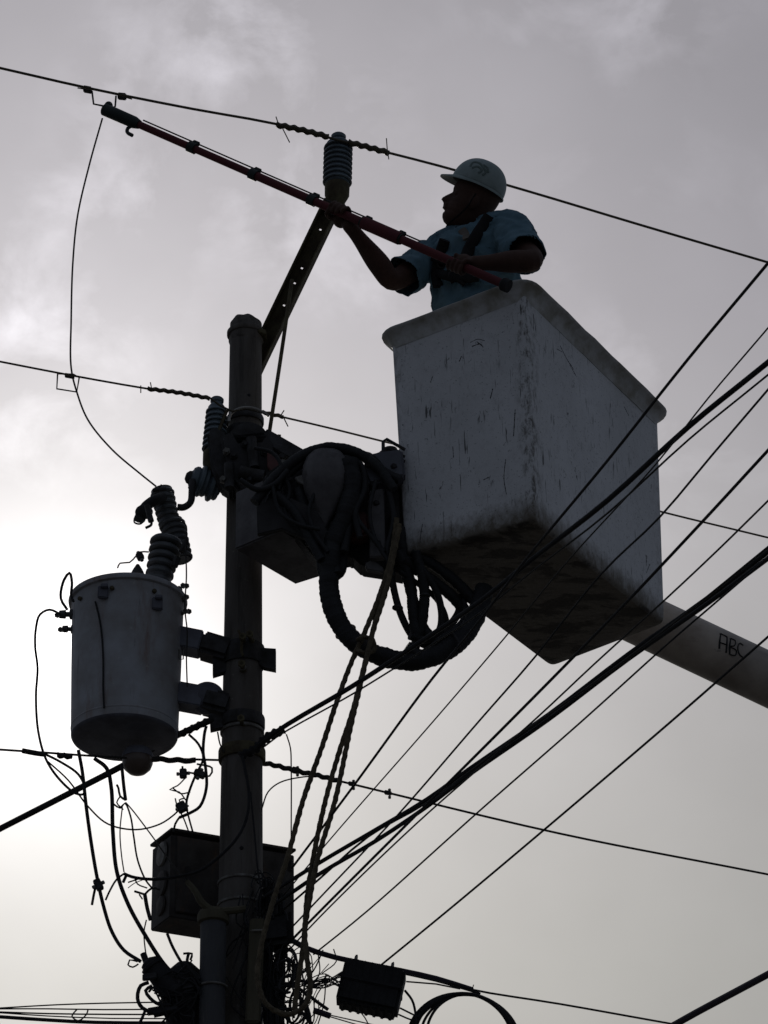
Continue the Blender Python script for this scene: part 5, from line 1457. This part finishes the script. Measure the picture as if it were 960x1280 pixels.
# trousers and boots
tr_ = MB()
trunk(tr_, [(lv(-.30), .165, .12), (lv(-.1), .17, .125), (lv(.05), .168, .125)])
for hp, kn, an in feet: limb(tr_, [hp, kn, an+Vector((0, 0, .03))], [.105, .075, .065])
obj('trousers', bake(tr_, .010, 4), M['jeans'], wk)
for s_, (hp, kn, an) in zip((-1, 1), feet):
    mb = MB(); limb(mb, [an+Vector((0, 0, .05)), an-Vector((0, 0, .04)), an+fwdb*.08-Vector((0, 0, .055)), an+fwdb*.15-Vector((0, 0, .06))], [.052, .050, .044, .036]); obj('boot', bake(mb, .009, 3), M['strap'], wk)
# harness webbing laid over the shirt
def webbing(px, w_, name='harness_strap'):
    p = [onto(SHIRT, a, b, .020) for a, b in px]
    p = [q for q in p if q]
    if len(p) < 2: return
    mb = MB(); tube(mb, smooth_path(p, .012), w_/2*PXM(p[0]), 12, flat=.45, nref=Vector((0, -.8, -.4)))
    obj(name, mb, M['strap'], wk)
webbing([(612, 270), (604, 282), (594, 297), (586, 312), (580, 330), (578, 350)], 15)
webbing([(556, 300), (552, 312), (548, 328), (546, 346), (548, 358)], 14)
webbing([(546, 340), (560, 345), (578, 348), (598, 346)], 12)
webbing([(540, 322), (556, 326), (575, 322)], 9)
for a_ in ((552, 330), (583, 322), (566, 344)):
    p = onto(SHIRT, *a_, .022)
    if p: mb = MB(); torus(mb, p, (0, 1, .4), .016, .004, 16, 6); obj('harness_buckle', mb, M['darksteel'], wk)
# tool lanyard bits on the chest
for px, w_ in (([(562, 322), (572, 330), (570, 345), (580, 356)], 5), ([(590, 330), (596, 342), (588, 352)], 5), ([(566, 326), (560, 340), (566, 354)], 4)):
    p = [onto(SHIRT, a, b, .02) for a, b in px]
    if all(p): mb = MB(); tube(mb, smooth_path(p, .008), w_/2*PXM(p[0]), 8); obj('lanyard', mb, M['strap'], wk)
# helmet
hel = thing('hard_hat', H((0, 0, .05)), 'scuffed white hard hat with faded green emblem on the worker', 'hard hat')
mb = MB(); v = []; f = []; sd = 48
hoff = Vector((-.012, 0, .066))
def hp_(x_, y_, z_): return H((hoff.x+.016+x_*.855, y_*.86, hoff.z+.002+z_*.97))
lev = 16
for i in range(lev+1):
    th = (PI/2)*i/lev
    for k in range(sd):
        a = 2*PI*k/sd
        rr = math.cos(th)**.80 if i < lev else 0.001
        ridge = .0025*max(0, math.cos(th))*(math.exp(-((math.sin(a)*.1)/.010)**2))
        v.append(hp_((.128+.0)*math.cos(a)*rr, .110*math.sin(a)*rr, .112*math.sin(th)+ridge))
for i in range(lev):
    for k in range(sd):
        a = i*sd+k; b_ = i*sd+(k+1) % sd
        f.append((a, b_, b_+sd, a+sd))
# inner shell
k0 = len(v)
for i in range(lev+1):
    th = (PI/2)*i/lev
    for k in range(sd):
        a = 2*PI*k/sd; rr = math.cos(th)**.80 if i < lev else .001
        v.append(hp_(.124*math.cos(a)*rr, .106*math.sin(a)*rr, .108*math.sin(th)))
for i in range(lev):
    for k in range(sd):
        a = k0+i*sd+k; b_ = k0+i*sd+(k+1) % sd
        f.append((a+sd, b_+sd, b_, a))
mb.add(v, f); obj('shell', mb, M['helmet'], hel); SHELL = bvh_of(mb)
mb = MB(); v = []; f = []
for j in range(5):
    t = j/4
    for k in range(64):
        a = 2*PI*k/64; ca = math.cos(a)
        ext = .007+.046*max(0, ca)**4
        dz = -.010*t - .010*t*max(0, ca)**2
        v.append(hp_((.125+ext*t)*ca, (.107+ext*t*.7)*math.sin(a), .002+dz))
for j in range(5):
    t = 1-j/4
    for k in range(64):
        a = 2*PI*k/64; ca = math.cos(a)
        ext = .007+.046*max(0, ca)**4
        dz = -.010*t - .010*t*max(0, ca)**2
        v.append(hp_((.125+ext*t)*ca, (.107+ext*t*.7)*math.sin(a), -.003+dz))
for j in range(9):
    for k in range(64):
        a = j*64+k; b_ = j*64+(k+1) % 64
        f.append((a, b_, b_+64, a+64))
for k in range(64):
    f.append((9*64+k, 9*64+(k+1) % 64, (k+1) % 64, k))
mb.add(v, f); obj('brim', mb, M['helmet'], hel)
for s_ in ([(588, 208), (592, 203), (599, 204), (604, 209), (607, 215), (603, 219)], [(590, 210), (597, 208), (602, 213), (598, 216)], [(604, 206), (609, 210), (610, 216)]):
    p = [onto(SHELL, a, b, .001) for a, b in s_]
    if all(p): mb = MB(); tube(mb, smooth_path(p, .006), .0055, 8, flat=.3, nref=Vector((0, -1, 0))); obj('emblem', mb, M['emblem'], hel)
mb = MB(); pts = smooth_path([H((0.0, .086, .02)), H((.012, .084, -.05)), H((.045, .05, -.118)), H((.05, 0, -.126)), H((.045, -.05, -.118)), H((.012, -.084, -.05)), H((0, -.086, .02))], .01)
tube(mb, pts, .005, 8, flat=.5); obj('chin_strap', mb, M['strap'], hel)
GRP = {'power_line': 'bare conductors strung along the line', 'service_wire': 'thin service wires leaving the pole', 'service_cable': 'black service cables on the pole', 'jumper_cable': 'short black cables around the transformer and cabinet',
       'thin_wire': 'fine loose wires around the pole', 'tie_wrap': 'spiral wire ties', 'tie_end': 'loose wire tie ends', 'riser_cable': 'riser cables in the black bundle', 'loose_cable': 'loose cable ends low on the pole',
       'wire_connector': 'small black wire connectors', 'wire_clamp': 'small clamps on the wires', 'splice_wrap': 'wrapped splices on the neutral wire', 'post_insulator': 'ribbed post insulators', 'splice_closure': 'black splice closures',
       'hand_rope': 'hemp hand ropes', 'cable_grip': 'wrapped cable grips'}
for o in list(COL.objects):
    if o.parent is None and 'category' in o:
        g_ = GRP.get(o.name.split('.')[0])
        if g_: o['group'] = g_
print('stick', SL, 'feet', zf, 'head top', hp_(0, 0, .112).z)
